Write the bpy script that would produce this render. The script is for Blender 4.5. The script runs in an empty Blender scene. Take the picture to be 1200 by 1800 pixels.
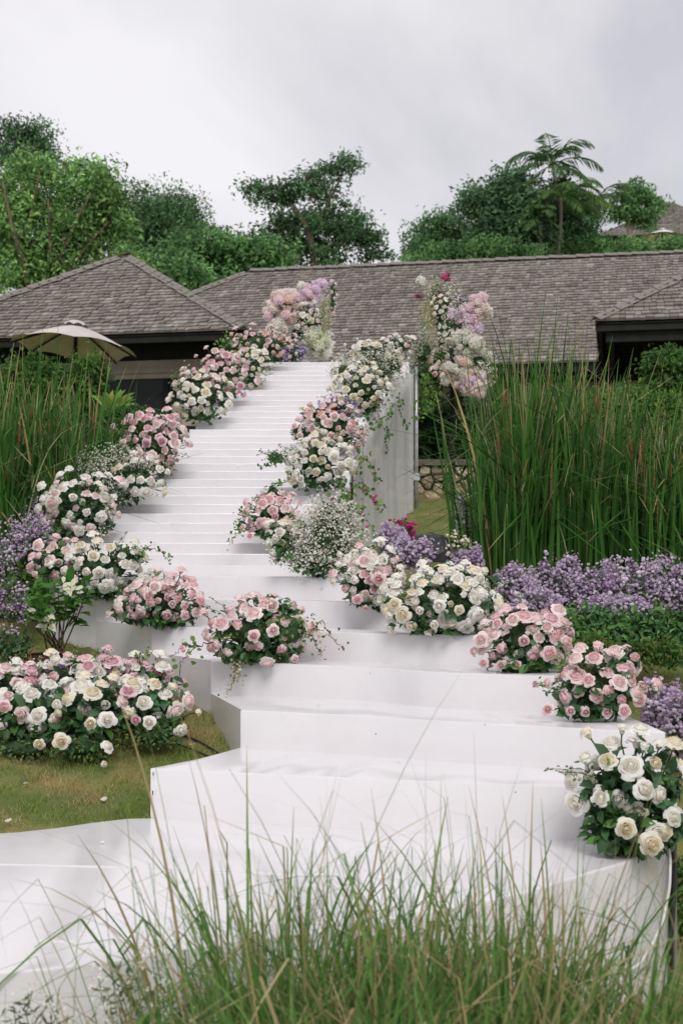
import bpy, math, random
import numpy as np
from mathutils import Vector, Matrix, Quaternion

# ------------------------------------------------------------------ camera, sky, sun, exposure
sc = bpy.context.scene
COL = sc.collection
CZ = 1.70                    # eye height above the ground in the foreground
F = 2400.0                   # focal length in photograph pixels (1200 x 1800)
HOR = 990.0                  # horizon row

cam_d = bpy.data.cameras.new('camera')
cam = bpy.data.objects.new('camera', cam_d)
COL.objects.link(cam)
cam.location = (0, 0, CZ)
cam.rotation_euler = (math.radians(90), 0, 0)
cam_d.sensor_fit = 'VERTICAL'
cam_d.sensor_height = 36.0
cam_d.sensor_width = 24.0
cam_d.lens = 48.0
cam_d.shift_y = 90.0 / 1800.0
cam_d.clip_start = 0.05
cam_d.clip_end = 2000
cam_d.dof.use_dof = True
cam_d.dof.focus_distance = 7.6
cam_d.dof.aperture_fstop = 4.5
sc.camera = cam

SUN_EL, SUN_AZ = 45.0, 174.0        # azimuth measured from +Y (straight ahead) clockwise: behind the camera
world = bpy.data.worlds.new('World')
sc.world = world
world.use_nodes = True
wn, wl = world.node_tree.nodes, world.node_tree.links
wn.clear()
w_out = wn.new('ShaderNodeOutputWorld')
w_bg = wn.new('ShaderNodeBackground')
w_bg.inputs['Strength'].default_value = 0.10
w_sky = wn.new('ShaderNodeTexSky')
w_sky.sky_type = 'NISHITA'
w_sky.sun_disc = False
w_sky.sun_elevation = math.radians(SUN_EL)
w_sky.sun_rotation = math.radians(SUN_AZ)
w_tc = wn.new('ShaderNodeTexCoord')
w_map = wn.new('ShaderNodeMapping')
w_map.inputs['Scale'].default_value = (1.0, 1.0, 1.5)
w_map.inputs['Location'].default_value = (4.2, 0.3, 2.4)
w_n1 = wn.new('ShaderNodeTexNoise')
w_n1.inputs['Scale'].default_value = 2.3
w_n1.inputs['Detail'].default_value = 6.0
w_n1.inputs['Roughness'].default_value = 0.52
w_n1.inputs['Distortion'].default_value = 0.35
w_r = wn.new('ShaderNodeValToRGB')
w_r.color_ramp.elements[0].position = 0.35
w_r.color_ramp.elements[0].color = (4.95, 4.92, 5.2, 1)
w_r.color_ramp.elements[1].position = 0.585
w_r.color_ramp.elements[1].color = (7.5, 7.3, 7.45, 1)
w_mix = wn.new('ShaderNodeMix')
w_mix.data_type = 'RGBA'
w_mix.inputs[0].default_value = 0.93
wl.new(w_tc.outputs['Generated'], w_map.inputs['Vector'])
wl.new(w_map.outputs['Vector'], w_n1.inputs['Vector'])
wl.new(w_n1.outputs['Fac'], w_r.inputs['Fac'])
wl.new(w_sky.outputs['Color'], w_mix.inputs[6])
wl.new(w_r.outputs['Color'], w_mix.inputs[7])
wl.new(w_mix.outputs[2], w_bg.inputs['Color'])
wl.new(w_bg.outputs['Background'], w_out.inputs['Surface'])

sun_d = bpy.data.lights.new('sun', 'SUN')
sun_d.energy = 1.5
sun_d.angle = math.radians(24)
sun_d.color = (1.0, 0.965, 0.92)
sun = bpy.data.objects.new('sun', sun_d)
COL.objects.link(sun)
az, el = math.radians(SUN_AZ), math.radians(SUN_EL)
to_sun = Vector((math.sin(az) * math.cos(el), math.cos(az) * math.cos(el), math.sin(el)))
sun.rotation_euler = to_sun.to_track_quat('Z', 'Y').to_euler()
sun.location = (0, -5, 20)

vs = sc.view_settings
vs.view_transform = 'Standard'
vs.look = 'None'
vs.exposure = 0.35
vs.gamma = 1.0
vs.use_curve_mapping = False
sc.render.engine = 'CYCLES'
sc.cycles.use_denoising = True
sc.cycles.max_bounces = 8
sc.cycles.diffuse_bounces = 4
sc.cycles.transparent_max_bounces = 12

# ------------------------------------------------------------------ helpers
R = random.Random(11)


def pt(x, y, d):
    """a point of the place from its sight line in the photograph and its distance"""
    return np.array([(x - 600.0) / F * d, d, CZ + (HOR - y) / F * d])


def lin(r, g, b):
    def f(c):
        c /= 255.0
        return c / 12.92 if c <= 0.04045 else ((c + 0.055) / 1.055) ** 2.4
    return np.array([f(r), f(g), f(b)])


def new_mat(name):
    m = bpy.data.materials.new(name)
    m.use_nodes = True
    n = m.node_tree.nodes
    return m, n, m.node_tree.links, n['Principled BSDF']


def attr_mat(name, rough=0.6, trans=0.0, spec=0.3, noise=0.0, nscale=20.0, sheen=0.0):
    """base colour from the mesh's own colour attribute, with a little noise; optional light through leaves and petals"""
    m, n, l, p = new_mat(name)
    a = n.new('ShaderNodeAttribute')
    a.attribute_name = 'Col'
    col = a.outputs['Color']
    if noise > 0:
        tc = n.new('ShaderNodeTexCoord')
        no = n.new('ShaderNodeTexNoise')
        no.inputs['Scale'].default_value = nscale
        no.inputs['Detail'].default_value = 4
        l.new(tc.outputs['Object'], no.inputs['Vector'])
        mr = n.new('ShaderNodeMapRange')
        mr.inputs['From Min'].default_value = 0.25
        mr.inputs['From Max'].default_value = 0.75
        mr.inputs['To Min'].default_value = 1 - noise
        mr.inputs['To Max'].default_value = 1 + noise
        l.new(no.outputs['Fac'], mr.inputs['Value'])
        mx = n.new('ShaderNodeVectorMath')
        mx.operation = 'SCALE'
        l.new(col, mx.inputs[0])
        l.new(mr.outputs['Result'], mx.inputs['Scale'])
        col = mx.outputs['Vector']
    l.new(col, p.inputs['Base Color'])
    p.inputs['Roughness'].default_value = rough
    p.inputs['Specular IOR Level'].default_value = spec
    if sheen:
        p.inputs['Sheen Weight'].default_value = sheen
    if trans > 0:
        t = n.new('ShaderNodeBsdfTranslucent')
        mix = n.new('ShaderNodeMixShader')
        mix.inputs[0].default_value = trans
        l.new(col, t.inputs['Color'])
        l.new(p.outputs['BSDF'], mix.inputs[1])
        l.new(t.outputs['BSDF'], mix.inputs[2])
        l.new(mix.outputs['Shader'], n['Material Output'].inputs['Surface'])
    return m


def noise_mat(name, c1, c2, scale=6.0, rough=0.7, bump=0.0, bscale=40.0, detail=6.0, spec=0.3, lo=0.35, hi=0.65, metal=0.0, c3=None):
    m, n, l, p = new_mat(name)
    tc = n.new('ShaderNodeTexCoord')
    no = n.new('ShaderNodeTexNoise')
    no.inputs['Scale'].default_value = scale
    no.inputs['Detail'].default_value = detail
    l.new(tc.outputs['Object'], no.inputs['Vector'])
    cr = n.new('ShaderNodeValToRGB')
    cr.color_ramp.elements[0].position = lo
    cr.color_ramp.elements[1].position = hi
    cr.color_ramp.elements[0].color = (*c1, 1)
    cr.color_ramp.elements[1].color = (*c2, 1)
    if c3 is not None:
        e = cr.color_ramp.elements.new((lo + hi) / 2)
        e.color = (*c3, 1)
    l.new(no.outputs['Fac'], cr.inputs['Fac'])
    l.new(cr.outputs['Color'], p.inputs['Base Color'])
    p.inputs['Roughness'].default_value = rough
    p.inputs['Specular IOR Level'].default_value = spec
    p.inputs['Metallic'].default_value = metal
    if bump:
        nb = n.new('ShaderNodeTexNoise')
        nb.inputs['Scale'].default_value = bscale
        nb.inputs['Detail'].default_value = 5
        l.new(tc.outputs['Object'], nb.inputs['Vector'])
        b = n.new('ShaderNodeBump')
        b.inputs['Strength'].default_value = bump
        b.inputs['Distance'].default_value = 0.02
        l.new(nb.outputs['Fac'], b.inputs['Height'])
        l.new(b.outputs['Normal'], p.inputs['Normal'])
    return m


class MB:
    """collects vertices, polygons and colours; build() links them as one mesh object"""
    def __init__(s):
        s.V, s.Fs, s.C, s.n = [], [], [], 0

    def add(s, V, Fl, col=(1, 1, 1)):
        V = np.asarray(V, float).reshape(-1, 3)
        if isinstance(Fl, np.ndarray):
            Fl = [Fl]
        for f in Fl:
            f = np.asarray(f, int)
            if f.ndim == 1:
                f = f[None, :]
            s.Fs.append(f + s.n)
        c = np.asarray(col, float)
        if c.ndim == 1:
            c = np.tile(c[:3], (len(V), 1))
        s.V.append(V)
        s.C.append(c[:, :3])
        s.n += len(V)
        return s

    def box(s, c, size, col=(1, 1, 1), ux=None, uy=None, uz=None):
        ux = np.array(ux if ux is not None else (1, 0, 0), float)
        uy = np.array(uy if uy is not None else (0, 1, 0), float)
        uz = np.array(uz if uz is not None else (0, 0, 1), float)
        c = np.array(c, float)
        v = [c + ux * size[0] / 2 * a + uy * size[1] / 2 * b + uz * size[2] / 2 * e
             for e in (-1, 1) for b in (-1, 1) for a in (-1, 1)]
        f = [np.array([[0, 2, 3, 1], [4, 5, 7, 6], [0, 1, 5, 4], [2, 6, 7, 3], [0, 4, 6, 2], [1, 3, 7, 5]])]
        return s.add(v, f, col)

    def tube(s, P, rad, sides=6, col=(1, 1, 1), cap=True):
        P = np.asarray(P, float)
        n = len(P)
        rad = np.broadcast_to(np.asarray(rad, float), (n,))
        T = np.gradient(P, axis=0)
        T /= np.linalg.norm(T, axis=1)[:, None] + 1e-9
        up = np.array([0.0, 0, 1])
        if abs(T[0] @ up) > 0.9:
            up = np.array([1.0, 0, 0])
        A = np.cross(T, up)
        A /= np.linalg.norm(A, axis=1)[:, None] + 1e-9
        Bn = np.cross(T, A)
        ang = np.linspace(0, 2 * math.pi, sides, endpoint=False)
        V = P[:, None, :] + rad[:, None, None] * (np.cos(ang)[None, :, None] * A[:, None, :] + np.sin(ang)[None, :, None] * Bn[:, None, :])
        V = V.reshape(-1, 3)
        i = np.arange(n - 1)[:, None] * sides
        j = np.arange(sides)[None, :]
        j2 = (j + 1) % sides
        f = np.stack([i + j, i + j2, i + sides + j2, i + sides + j], -1).reshape(-1, 4)
        Fl = [f]
        if cap:
            Fl.append(np.arange(sides)[::-1][None, :])
            Fl.append((np.arange(sides) + (n - 1) * sides)[None, :])
        return s.add(V, Fl, col)

    def mesh(s, name, smooth=False):
        me = bpy.data.meshes.new(name)
        V = np.concatenate(s.V)
        C = np.concatenate(s.C)
        me.vertices.add(len(V))
        me.vertices.foreach_set('co', V.ravel())
        idx = np.concatenate([f.ravel() for f in s.Fs])
        tot = np.concatenate([np.full(len(f), f.shape[1]) for f in s.Fs])
        start = np.concatenate([[0], np.cumsum(tot)[:-1]])
        me.loops.add(len(idx))
        me.loops.foreach_set('vertex_index', idx.astype(np.int32))
        me.polygons.add(len(tot))
        me.polygons.foreach_set('loop_start', start.astype(np.int32))
        me.polygons.foreach_set('use_smooth', np.full(len(tot), smooth))
        at = me.attributes.new('Col', 'FLOAT_COLOR', 'POINT')
        at.data.foreach_set('color', np.concatenate([C, np.ones((len(C), 1))], 1).ravel())
        me.update(calc_edges=True)
        me.validate()
        return me

    def build(s, name, mat, parent=None, loc=None, smooth=False, kind=None, label=None):
        off = np.array(loc if loc is not None else (parent_loc(parent) if parent else (0, 0, 0)), float)
        s.V = [v - off for v in s.V]
        me = s.mesh(name, smooth)
        me.materials.append(mat)
        o = bpy.data.objects.new(name, me)
        COL.objects.link(o)
        if parent:
            o.parent = parent
            if loc is not None:
                o.location = Vector(off) - Vector(parent_loc(parent))
        elif loc is not None:
            o.location = off
        if kind:
            o['kind'] = kind
        if label:
            o['label'] = label
        return o


def parent_loc(p):
    loc = np.array(p.location)
    while p.parent:
        p = p.parent
        loc = loc + np.array(p.location)
    return loc


def thing(name, label, cat, loc, group=None):
    o = bpy.data.objects.new(name, None)
    o.empty_display_size = 0.1
    COL.objects.link(o)
    o.location = loc
    o['label'] = label
    o['category'] = cat
    if group:
        o['group'] = group
    return o


def tag(o, label, cat, group=None):
    o['label'] = label
    o['category'] = cat
    if group:
        o['group'] = group
    return o


def struct(o):
    o['kind'] = 'structure'
    return o


def inst(name, me, parent, loc, rot=None, scale=1.0):
    """one more object that shares its mesh; loc in the place's coordinates"""
    o = bpy.data.objects.new(name, me)
    COL.objects.link(o)
    o.parent = parent
    o.location = Vector(loc) - Vector(parent_loc(parent))
    if rot is not None:
        o.rotation_mode = 'QUATERNION'
        o.rotation_quaternion = rot
    o.scale = (scale,) * 3 if np.isscalar(scale) else scale
    return o


def unit(v):
    v = np.asarray(v, float)
    return v / (np.linalg.norm(v, axis=-1, keepdims=True) + 1e-9)


def rand_dirs(g, n):
    return unit(g.normal(size=(n, 3)))


def leaves4(C, axis, nrm, L, W, col, fold=0.25):
    """n folded rhombic leaves: 4 vertices, 2 triangles each"""
    n = len(C)
    L = np.broadcast_to(L, (n,))[:, None]
    W = np.broadcast_to(W, (n,))[:, None]
    axis = unit(axis)
    side = unit(np.cross(axis, nrm))
    nr = np.cross(side, axis)
    b = C - axis * L * 0.5
    t = C + axis * L * 0.5 - nr * L * 0.12
    l_ = C - axis * L * 0.05 + side * W * 0.5 + nr * W * fold
    r_ = C - axis * L * 0.05 - side * W * 0.5 + nr * W * fold
    V = np.stack([b, l_, t, r_], 1).reshape(-1, 3)
    i = np.arange(n)[:, None] * 4
    Fc = np.concatenate([i + np.array([[0, 2, 1]]), i + np.array([[0, 3, 2]])])
    return V, Fc, np.repeat(col, 4, 0)


def leaves7(C, axis, nrm, L, W, col, fold=0.18):
    """n pointed oval leaves with a midrib: 7 vertices, 4 faces each"""
    n = len(C)
    L = np.broadcast_to(L, (n,))[:, None]
    W = np.broadcast_to(W, (n,))[:, None]
    axis = unit(axis)
    side = unit(np.cross(axis, nrm))
    nr = np.cross(side, axis)

    def q(a, s_, h):
        return C + axis * L * (a - 0.5) + side * W * s_ + nr * (W * h)
    V = np.stack([q(0, 0, 0), q(0.5, 0, 0), q(1.0, 0, -0.25), q(0.28, .45, fold), q(0.68, .40, fold * .8),
                  q(0.28, -.45, fold), q(0.68, -.40, fold * .8)], 1).reshape(-1, 3)
    i = np.arange(n)[:, None] * 7
    Q = np.concatenate([i + np.array([[0, 1, 4, 3]]), i + np.array([[0, 5, 6, 1]])])
    T = np.concatenate([i + np.array([[1, 2, 4]]), i + np.array([[1, 6, 2]])])
    return V, [Q, T], np.repeat(col, 7, 0)


def blades(g, base, H, az, lean, bend, W, seg=7, colA=(.05, .1, .02), colB=(.1, .16, .04), tipc=None, tipfrac=None, kink=0.0, power=1.6, face=None):
    """n grass blades as tapering bent ribbons"""
    n = len(base)
    s = np.linspace(0, 1, seg + 1)
    th = lean[:, None] + bend[:, None] * s[None, :] ** power
    if kink > 0:
        k = g.random(n) < kink
        ks = g.uniform(0.55, 0.92, n)
        amt = g.uniform(0.8, 2.0, n) * k
        th = th + amt[:, None] * (s[None, :] > ks[:, None])
    ds = H[:, None] / seg
    hor = np.concatenate([np.zeros((n, 1)), np.cumsum(np.sin(th[:, 1:]) * ds, 1)], 1)
    ver = np.concatenate([np.zeros((n, 1)), np.cumsum(np.cos(th[:, 1:]) * ds, 1)], 1)
    D = np.stack([np.cos(az), np.sin(az), np.zeros(n)], 1)
    P = base[:, None, :] + hor[:, :, None] * D[:, None, :] + ver[:, :, None] * np.array([0, 0, 1.0])
    fa = g.uniform(0, 2 * math.pi, n) if face is None else face
    wd = np.stack([np.cos(fa), np.sin(fa), np.zeros(n)], 1)
    w = W[:, None] * np.clip((1 - s[None, :]) ** 0.55, 0.06, 1) * 0.5
    V = np.stack([P - wd[:, None, :] * w[:, :, None], P + wd[:, None, :] * w[:, :, None]], 2).reshape(-1, 3)
    stride = (seg + 1) * 2
    i = np.arange(n)[:, None] * stride + np.arange(seg)[None, :] * 2
    Fc = np.stack([i, i + 1, i + 3, i + 2], -1).reshape(-1, 4)
    colA = np.asarray(colA, float)
    colB = np.asarray(colB, float)
    mixv = g.random(n)[:, None]
    c = colA[None] * (1 - mixv) + colB[None] * mixv
    c = c * g.uniform(0.75, 1.25, n)[:, None]
    Cc = np.repeat(c[:, None, :], seg + 1, 1)
    if tipc is not None:
        tf = tipfrac if tipfrac is not None else np.zeros(n)
        wgt = np.clip((s[None, :] - (1 - tf[:, None])) / 0.18, 0, 1)
        Cc = Cc * (1 - wgt[:, :, None]) + np.asarray(tipc)[None, None, :] * wgt[:, :, None]
    return V, Fc, np.repeat(Cc.reshape(-1, 3), 2, 0), P


# ------------------------------------------------------------------ materials
M = {}
M['leaf'] = attr_mat('foliage_leaf', rough=0.55, trans=0.32, spec=0.16)
M['gloss_leaf'] = attr_mat('rose_leaf', rough=0.42, trans=0.18, spec=0.3)
M['petal'] = attr_mat('petal', rough=0.65, trans=0.45, spec=0.2)
M['tree_leaf'] = attr_mat('tree_leaf', rough=0.6, trans=0.48, spec=0.1)
M['bark'] = attr_mat('bark', rough=0.9, noise=0.35, nscale=9)
M['blade'] = attr_mat('grass_blade', rough=0.5, trans=0.28, spec=0.18)
M['shingle'] = attr_mat('weathered_wood_shingle', rough=0.85, noise=0.16, nscale=7, spec=0.2)
M['stone'] = attr_mat('coral_stone', rough=0.92, noise=0.4, nscale=26, spec=0.15)
M['lawn'] = noise_mat('lawn_soil', (.10, .125, .035), (.27, .20, .09), scale=2.2, rough=0.95, bump=0.6, bscale=60, lo=.38, hi=.66, c3=(.15, .165, .05))
M['plaster'] = noise_mat('beige_plaster', lin(150, 141, 133), lin(168, 158, 150), scale=2.0, rough=0.85, bump=.1)
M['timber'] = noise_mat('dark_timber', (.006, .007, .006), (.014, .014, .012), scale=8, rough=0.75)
M['coping'] = noise_mat('concrete_coping', (.12, .105, .09), (.27, .25, .21), scale=7, rough=0.95, bump=.4)
M['mortar'] = noise_mat('dark_mortar', (.018, .014, .01), (.05, .04, .03), scale=12, rough=1.0)
M['metal'] = noise_mat('galvanised_pipe', (.42, .43, .45), (.58, .59, .61), scale=18, rough=0.42, metal=0.6)
M['black_plastic'] = noise_mat('black_sheet', (.016, .017, .02), (.03, .032, .036), scale=5, rough=0.35, bump=.3, bscale=14, spec=.5)
M['pot'] = noise_mat('dark_pot', (.025, .018, .012), (.05, .035, .025), scale=6, rough=.8)
M['rubber'] = noise_mat('black_cable', (.012, .012, .012), (.02, .02, .02), rough=.6)
M['white_cable'] = noise_mat('white_cable', (.55, .55, .55), (.68, .68, .68), rough=.45)
M['canvas'] = noise_mat('cream_canvas', lin(184, 176, 174), lin(198, 190, 187), scale=3, rough=.9)
M['white_canvas'] = noise_mat('white_canvas', lin(232, 230, 228), lin(242, 240, 238), scale=3, rough=.9)
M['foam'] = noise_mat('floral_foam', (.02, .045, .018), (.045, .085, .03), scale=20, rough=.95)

m, n, l, p = new_mat('window_glass')
p.inputs['Base Color'].default_value = (.02, .024, .026, 1)
p.inputs['Roughness'].default_value = 0.06
p.inputs['Specular IOR Level'].default_value = 0.12
M['glass'] = m

# glossy white vinyl with scuffs, faint wrinkles and a few dark specks
m, n, l, p = new_mat('white_vinyl')
tc = n.new('ShaderNodeTexCoord')
no = n.new('ShaderNodeTexNoise')
no.inputs['Scale'].default_value = 3.2
no.inputs['Detail'].default_value = 8
no.inputs['Roughness'].default_value = 0.65
l.new(tc.outputs['Object'], no.inputs['Vector'])
cr = n.new('ShaderNodeValToRGB')
cr.color_ramp.elements[0].position = 0.33
cr.color_ramp.elements[0].color = (.67, .651, .668, 1)
cr.color_ramp.elements[1].position = 0.56
cr.color_ramp.elements[1].color = (.705, .687, .706, 1)
l.new(no.outputs['Fac'], cr.inputs['Fac'])
vo = n.new('ShaderNodeTexVoronoi')
vo.inputs['Scale'].default_value = 7.0
vo.inputs['Randomness'].default_value = 1.0
l.new(tc.outputs['Object'], vo.inputs['Vector'])
lt = n.new('ShaderNodeMath')
lt.operation = 'LESS_THAN'
lt.inputs[1].default_value = 0.030
l.new(vo.outputs['Distance'], lt.inputs[0])
dk = n.new('ShaderNodeMath')
dk.operation = 'MULTIPLY'
dk.inputs[1].default_value = 0.55
l.new(lt.outputs[0], dk.inputs[0])
mx = n.new('ShaderNodeMix')
mx.data_type = 'RGBA'
mx.inputs[7].default_value = (.16, .14, .12, 1)
l.new(dk.outputs[0], mx.inputs[0])
l.new(cr.outputs['Color'], mx.inputs[6])
l.new(mx.outputs[2], p.inputs['Base Color'])
rr = n.new('ShaderNodeMapRange')
rr.inputs['To Min'].default_value = .06
rr.inputs['To Max'].default_value = .30
l.new(no.outputs['Fac'], rr.inputs['Value'])
l.new(rr.outputs['Result'], p.inputs['Roughness'])
p.inputs['Specular IOR Level'].default_value = 0.55
wv = n.new('ShaderNodeTexNoise')
wv.inputs['Scale'].default_value = 2.4
wv.inputs['Detail'].default_value = 3
wv.inputs['Distortion'].default_value = 1.2
l.new(tc.outputs['Object'], wv.inputs['Vector'])
bp = n.new('ShaderNodeBump')
bp.inputs['Strength'].default_value = 0.045
bp.inputs['Distance'].default_value = 0.03
l.new(wv.outputs['Fac'], bp.inputs['Height'])
l.new(bp.outputs['Normal'], p.inputs['Normal'])
M['vinyl'] = m

# sheer curtain
m, n, l, p = new_mat('sheer_curtain')
p.inputs['Base Color'].default_value = (.9, .89, .905, 1)
p.inputs['Roughness'].default_value = .8
tr = n.new('ShaderNodeBsdfTransparent')
tl = n.new('ShaderNodeBsdfTranslucent')
tl.inputs['Color'].default_value = (.9, .89, .91, 1)
m1 = n.new('ShaderNodeMixShader')
m1.inputs[0].default_value = .45
m2 = n.new('ShaderNodeMixShader')
m2.inputs[0].default_value = .28
l.new(p.outputs['BSDF'], m1.inputs[1])
l.new(tl.outputs['BSDF'], m1.inputs[2])
l.new(m1.outputs['Shader'], m2.inputs[1])
l.new(tr.outputs['BSDF'], m2.inputs[2])
l.new(m2.outputs['Shader'], n['Material Output'].inputs['Surface'])
M['curtain'] = m


# ------------------------------------------------------------------ ground (one sheet, hill slope up to the terrace and the wooded hill behind)
def sstep(a, b, x):
    t = np.clip((x - a) / (b - a), 0, 1)
    return t * t * (3 - 2 * t)


def ground_z(X, D):
    X = np.asarray(X, float)
    D = np.asarray(D, float)
    slope = -1.115 + 0.19 * (np.minimum(D, 15.4) - 5.75)
    d0 = 5.35 + 0.75 * sstep(-0.3, 0.9, X)
    atd0 = -1.115 + 0.19 * (d0 - 5.75)
    low = atd0 - (atd0 + 1.66) * sstep(0, 0.75, d0 - D)
    z = np.where(D > d0, slope, low)
    terr = 0.47 * sstep(15.62, 15.7, D) * sstep(-3.0, -1.0, X) + 0.47 * sstep(15.4, 18.5, D) * (1 - sstep(-3.0, -1.0, X))
    z = z + terr + 0.02 * np.maximum(0, np.minimum(D, 36) - 15.7)
    z = z + 0.42 * np.clip(D - 37, 0, 24) + 0.02 * np.clip(D - 61, 0, 300)
    return z + CZ


xs = np.concatenate([np.linspace(-160, -8, 14), np.linspace(-7, 7, 141), np.linspace(8, 160, 14)])
ys = np.concatenate([np.linspace(-30, 1, 8), np.linspace(1.3, 16.5, 191), np.linspace(17, 65, 49), np.linspace(75, 330, 14)])
gx, gy = np.meshgrid(xs, ys)
gr = np.random.default_rng(3)
gz = ground_z(gx, gy) + gr.normal(0, .006, gx.shape) * (gy < 17)
V = np.stack([gx, gy, gz], -1).reshape(-1, 3)
nx, ny = len(xs), len(ys)
i = np.arange(ny - 1)[:, None] * nx + np.arange(nx - 1)[None, :]
Fg = np.stack([i, i + 1, i + nx + 1, i + nx], -1).reshape(-1, 4)
ground = struct(MB().add(V, Fg).build('ground', M['lawn'], smooth=True))

# ------------------------------------------------------------------ the white staircase
def ip(tab, d):
    a = np.array(tab)
    return float(np.interp(d, a[:, 0], a[:, 1]))


XLT = [(9, -1.95), (9.6, -1.9), (10.3, -1.75), (11.3, -1.5), (12.3, -1.32), (13.5, -1.15), (14.6, -1.05), (17, -1.0)]
XRT = [(8.7, .1), (9.5, .03), (11.3, .08), (12.3, .2), (13.3, .42), (14.5, .72), (17, .78)]
STEPS = [   # height of the tread under the eye, front edge from left to right
    (-1.090, [(-2.6, 3.15), (-.91, 3.63), (-.55, 3.79), (-.355, 3.92), (-.03, 4.07), (.266, 4.25), (.61, 4.53), (.85, 4.79), (1.1, 5.06), (1.24, 5.3)]),
    (-.878, [(-.815, 5.84), (.09, 5.57), (.91, 5.375), (1.31, 5.34)]),
    (-.698, [(-.479, 6.49), (.104, 6.25), (.45, 6.05), (1.33, 5.62)]),
    (-.525, [(-.70, 7.33), (.115, 6.92), (.49, 6.58), (1.015, 6.36), (1.3, 6.28)]),
    (-.369, [(-1.117, 8.05), (.12, 7.24), (.53, 7.08), (.95, 6.95)]),
    (-.218, [(-1.56, 8.68), (.126, 7.68), (.5, 7.5)]),
    (-.082, [(-1.88, 8.98), (0, 8.27), (.2, 8.2)]),
    (-.012, [(-1.95, 9.13), (0, 8.82), (.12, 8.8)]),
]
for i in range(1, 30):
    d = 9.0 + .196 * i
    STEPS.append((-.012 + .075 * i, [(ip(XLT, d), d), (ip(XRT, d), d)]))
STEPS.append((None, [(-1.0, 16.3), (.78, 16.3)]))


def resample(P, n):
    P = np.array(P, float)
    # smooth through the points (Catmull-Rom), then even spacing
    if len(P) > 2:
        Q = [P[0] * 2 - P[1]] + list(P) + [P[-1] * 2 - P[-2]]
        out = []
        for k in range(1, len(Q) - 2):
            for t in np.linspace(0, 1, 8, endpoint=False):
                a, b, c, e = Q[k - 1], Q[k], Q[k + 1], Q[k + 2]
                out.append(.5 * ((2 * b) + (-a + c) * t + (2 * a - 5 * b + 4 * c - e) * t * t + (-a + 3 * b - 3 * c + e) * t ** 3))
        out.append(Q[-2])
        P = np.array(out)
    s = np.concatenate([[0], np.cumsum(np.linalg.norm(np.diff(P, axis=0), axis=1))])
    t = np.linspace(0, s[-1], n)
    return np.stack([np.interp(t, s, P[:, 0]), np.interp(t, s, P[:, 1])], 1)


stair = thing('staircase', 'long curving white vinyl staircase climbing from the lawn to the high platform', 'staircase', (0, 9, CZ - 1.0))
N = 25
lowest = 7     # steps below this index have solid sides down to the ground
for k in range(len(STEPS) - 1):
    z, E = STEPS[k]
    Fr = resample(E, N)
    if k == 0:     # the wide platform: its back edge runs along the lawn, then along the riser
        back = resample([(-2.6, 5.28), (-1.38, 5.50), (-.815, 5.845), (.09, 5.62), (.91, 5.43), (1.29, 5.40)], N * 3)[np.linspace(0, N * 3 - 1, N).astype(int)]
    elif k == 1:
        back = resample([(-.62, 6.16), (-.50, 6.47), (.104, 6.25), (.45, 6.05), (1.33, 5.62)], N)
        back = np.concatenate([[(-.64, 6.12)], [(-.55, 6.33)], resample([(-.479, 6.50), (.104, 6.29), (.45, 6.09), (1.325, 5.66)], N - 2)])
    else:
        back = resample(STEPS[k + 1][1], N)
    zt = z + CZ
    zb = (STEPS[k - 1][0] + CZ - .012) if k > 0 else CZ - 1.75
    b = MB()
    ch = .007 if k <= lowest else .003   # rounded nosing
    # outward normals of the front edge in plan
    T = np.gradient(Fr, axis=0)
    nrm = np.stack([T[:, 1], -T[:, 0]], 1)
    nrm /= np.linalg.norm(nrm, axis=1)[:, None]
    jit = np.random.default_rng(50 + k).normal(0, .0012, N)
    rows = [np.column_stack([Fr, np.full(N, zb)]),
            np.column_stack([Fr, zt - ch + jit]),
            np.column_stack([Fr - nrm * ch * .3, zt - ch * .3 + jit]),
            np.column_stack([Fr - nrm * ch, np.full(N, zt)]),
            np.column_stack([back, np.full(N, zt)])]
    Vv = np.concatenate(rows)
    q = []
    for r_ in range(len(rows) - 1):
        for c in range(N - 1):
            q.append([r_ * N + c, r_ * N + c + 1, (r_ + 1) * N + c + 1, (r_ + 1) * N + c])
    b.add(Vv, np.array(q))
    # sides
    if k <= lowest:
        lowz = CZ - 1.8 if k < 3 else None
        for e in (0, -1):
            if k == 1 and e == 0:
                edge = np.array([Fr[0], back[0], back[1], back[2]])
            elif k == 0 and e == 0:
                edge = back[: N // 2]
            else:
                edge = np.array([Fr[e] * (1 - t) + back[e] * t for t in np.linspace(0, 1, 5)])
                # gentle outward swell so that the side wall reads as one curve
            g0 = np.array([min(float(ground_z(x, y)), zt) - .15 for x, y in edge])
            top = np.column_stack([edge, np.full(len(edge), zt)])
            bot = np.column_stack([edge, g0])
            m_ = len(edge)
            b.add(np.concatenate([top, bot]), np.array([[c, c + 1, m_ + c + 1, m_ + c] for c in range(m_ - 1)]))
    else:
        for e in (0, -1):
            edge = np.array([Fr[e], back[e]])
            top = np.column_stack([edge, np.full(2, zt)])
            bot = np.column_stack([edge, np.full(2, zt - .16)])
            b.add(np.concatenate([top, bot]), np.array([[0, 1, 3, 2]]))
    o = b.build('step' if k < len(STEPS) - 2 else 'platform', M['vinyl'], stair)
    if k <= lowest:
        o.data.polygons.foreach_set('use_smooth', np.ones(len(o.data.polygons), bool))
        o.data.set_sharp_from_angle(angle=math.radians(28))
    if k == 0:
        o['label'] = 'wide white landing slab at the foot of the stairs'


def stair_z(d):
    """height of the upper flight at distance d"""
    i = max(0, min(29, math.floor((d - 9.0) / .196)))
    return CZ - .012 + .075 * i


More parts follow.
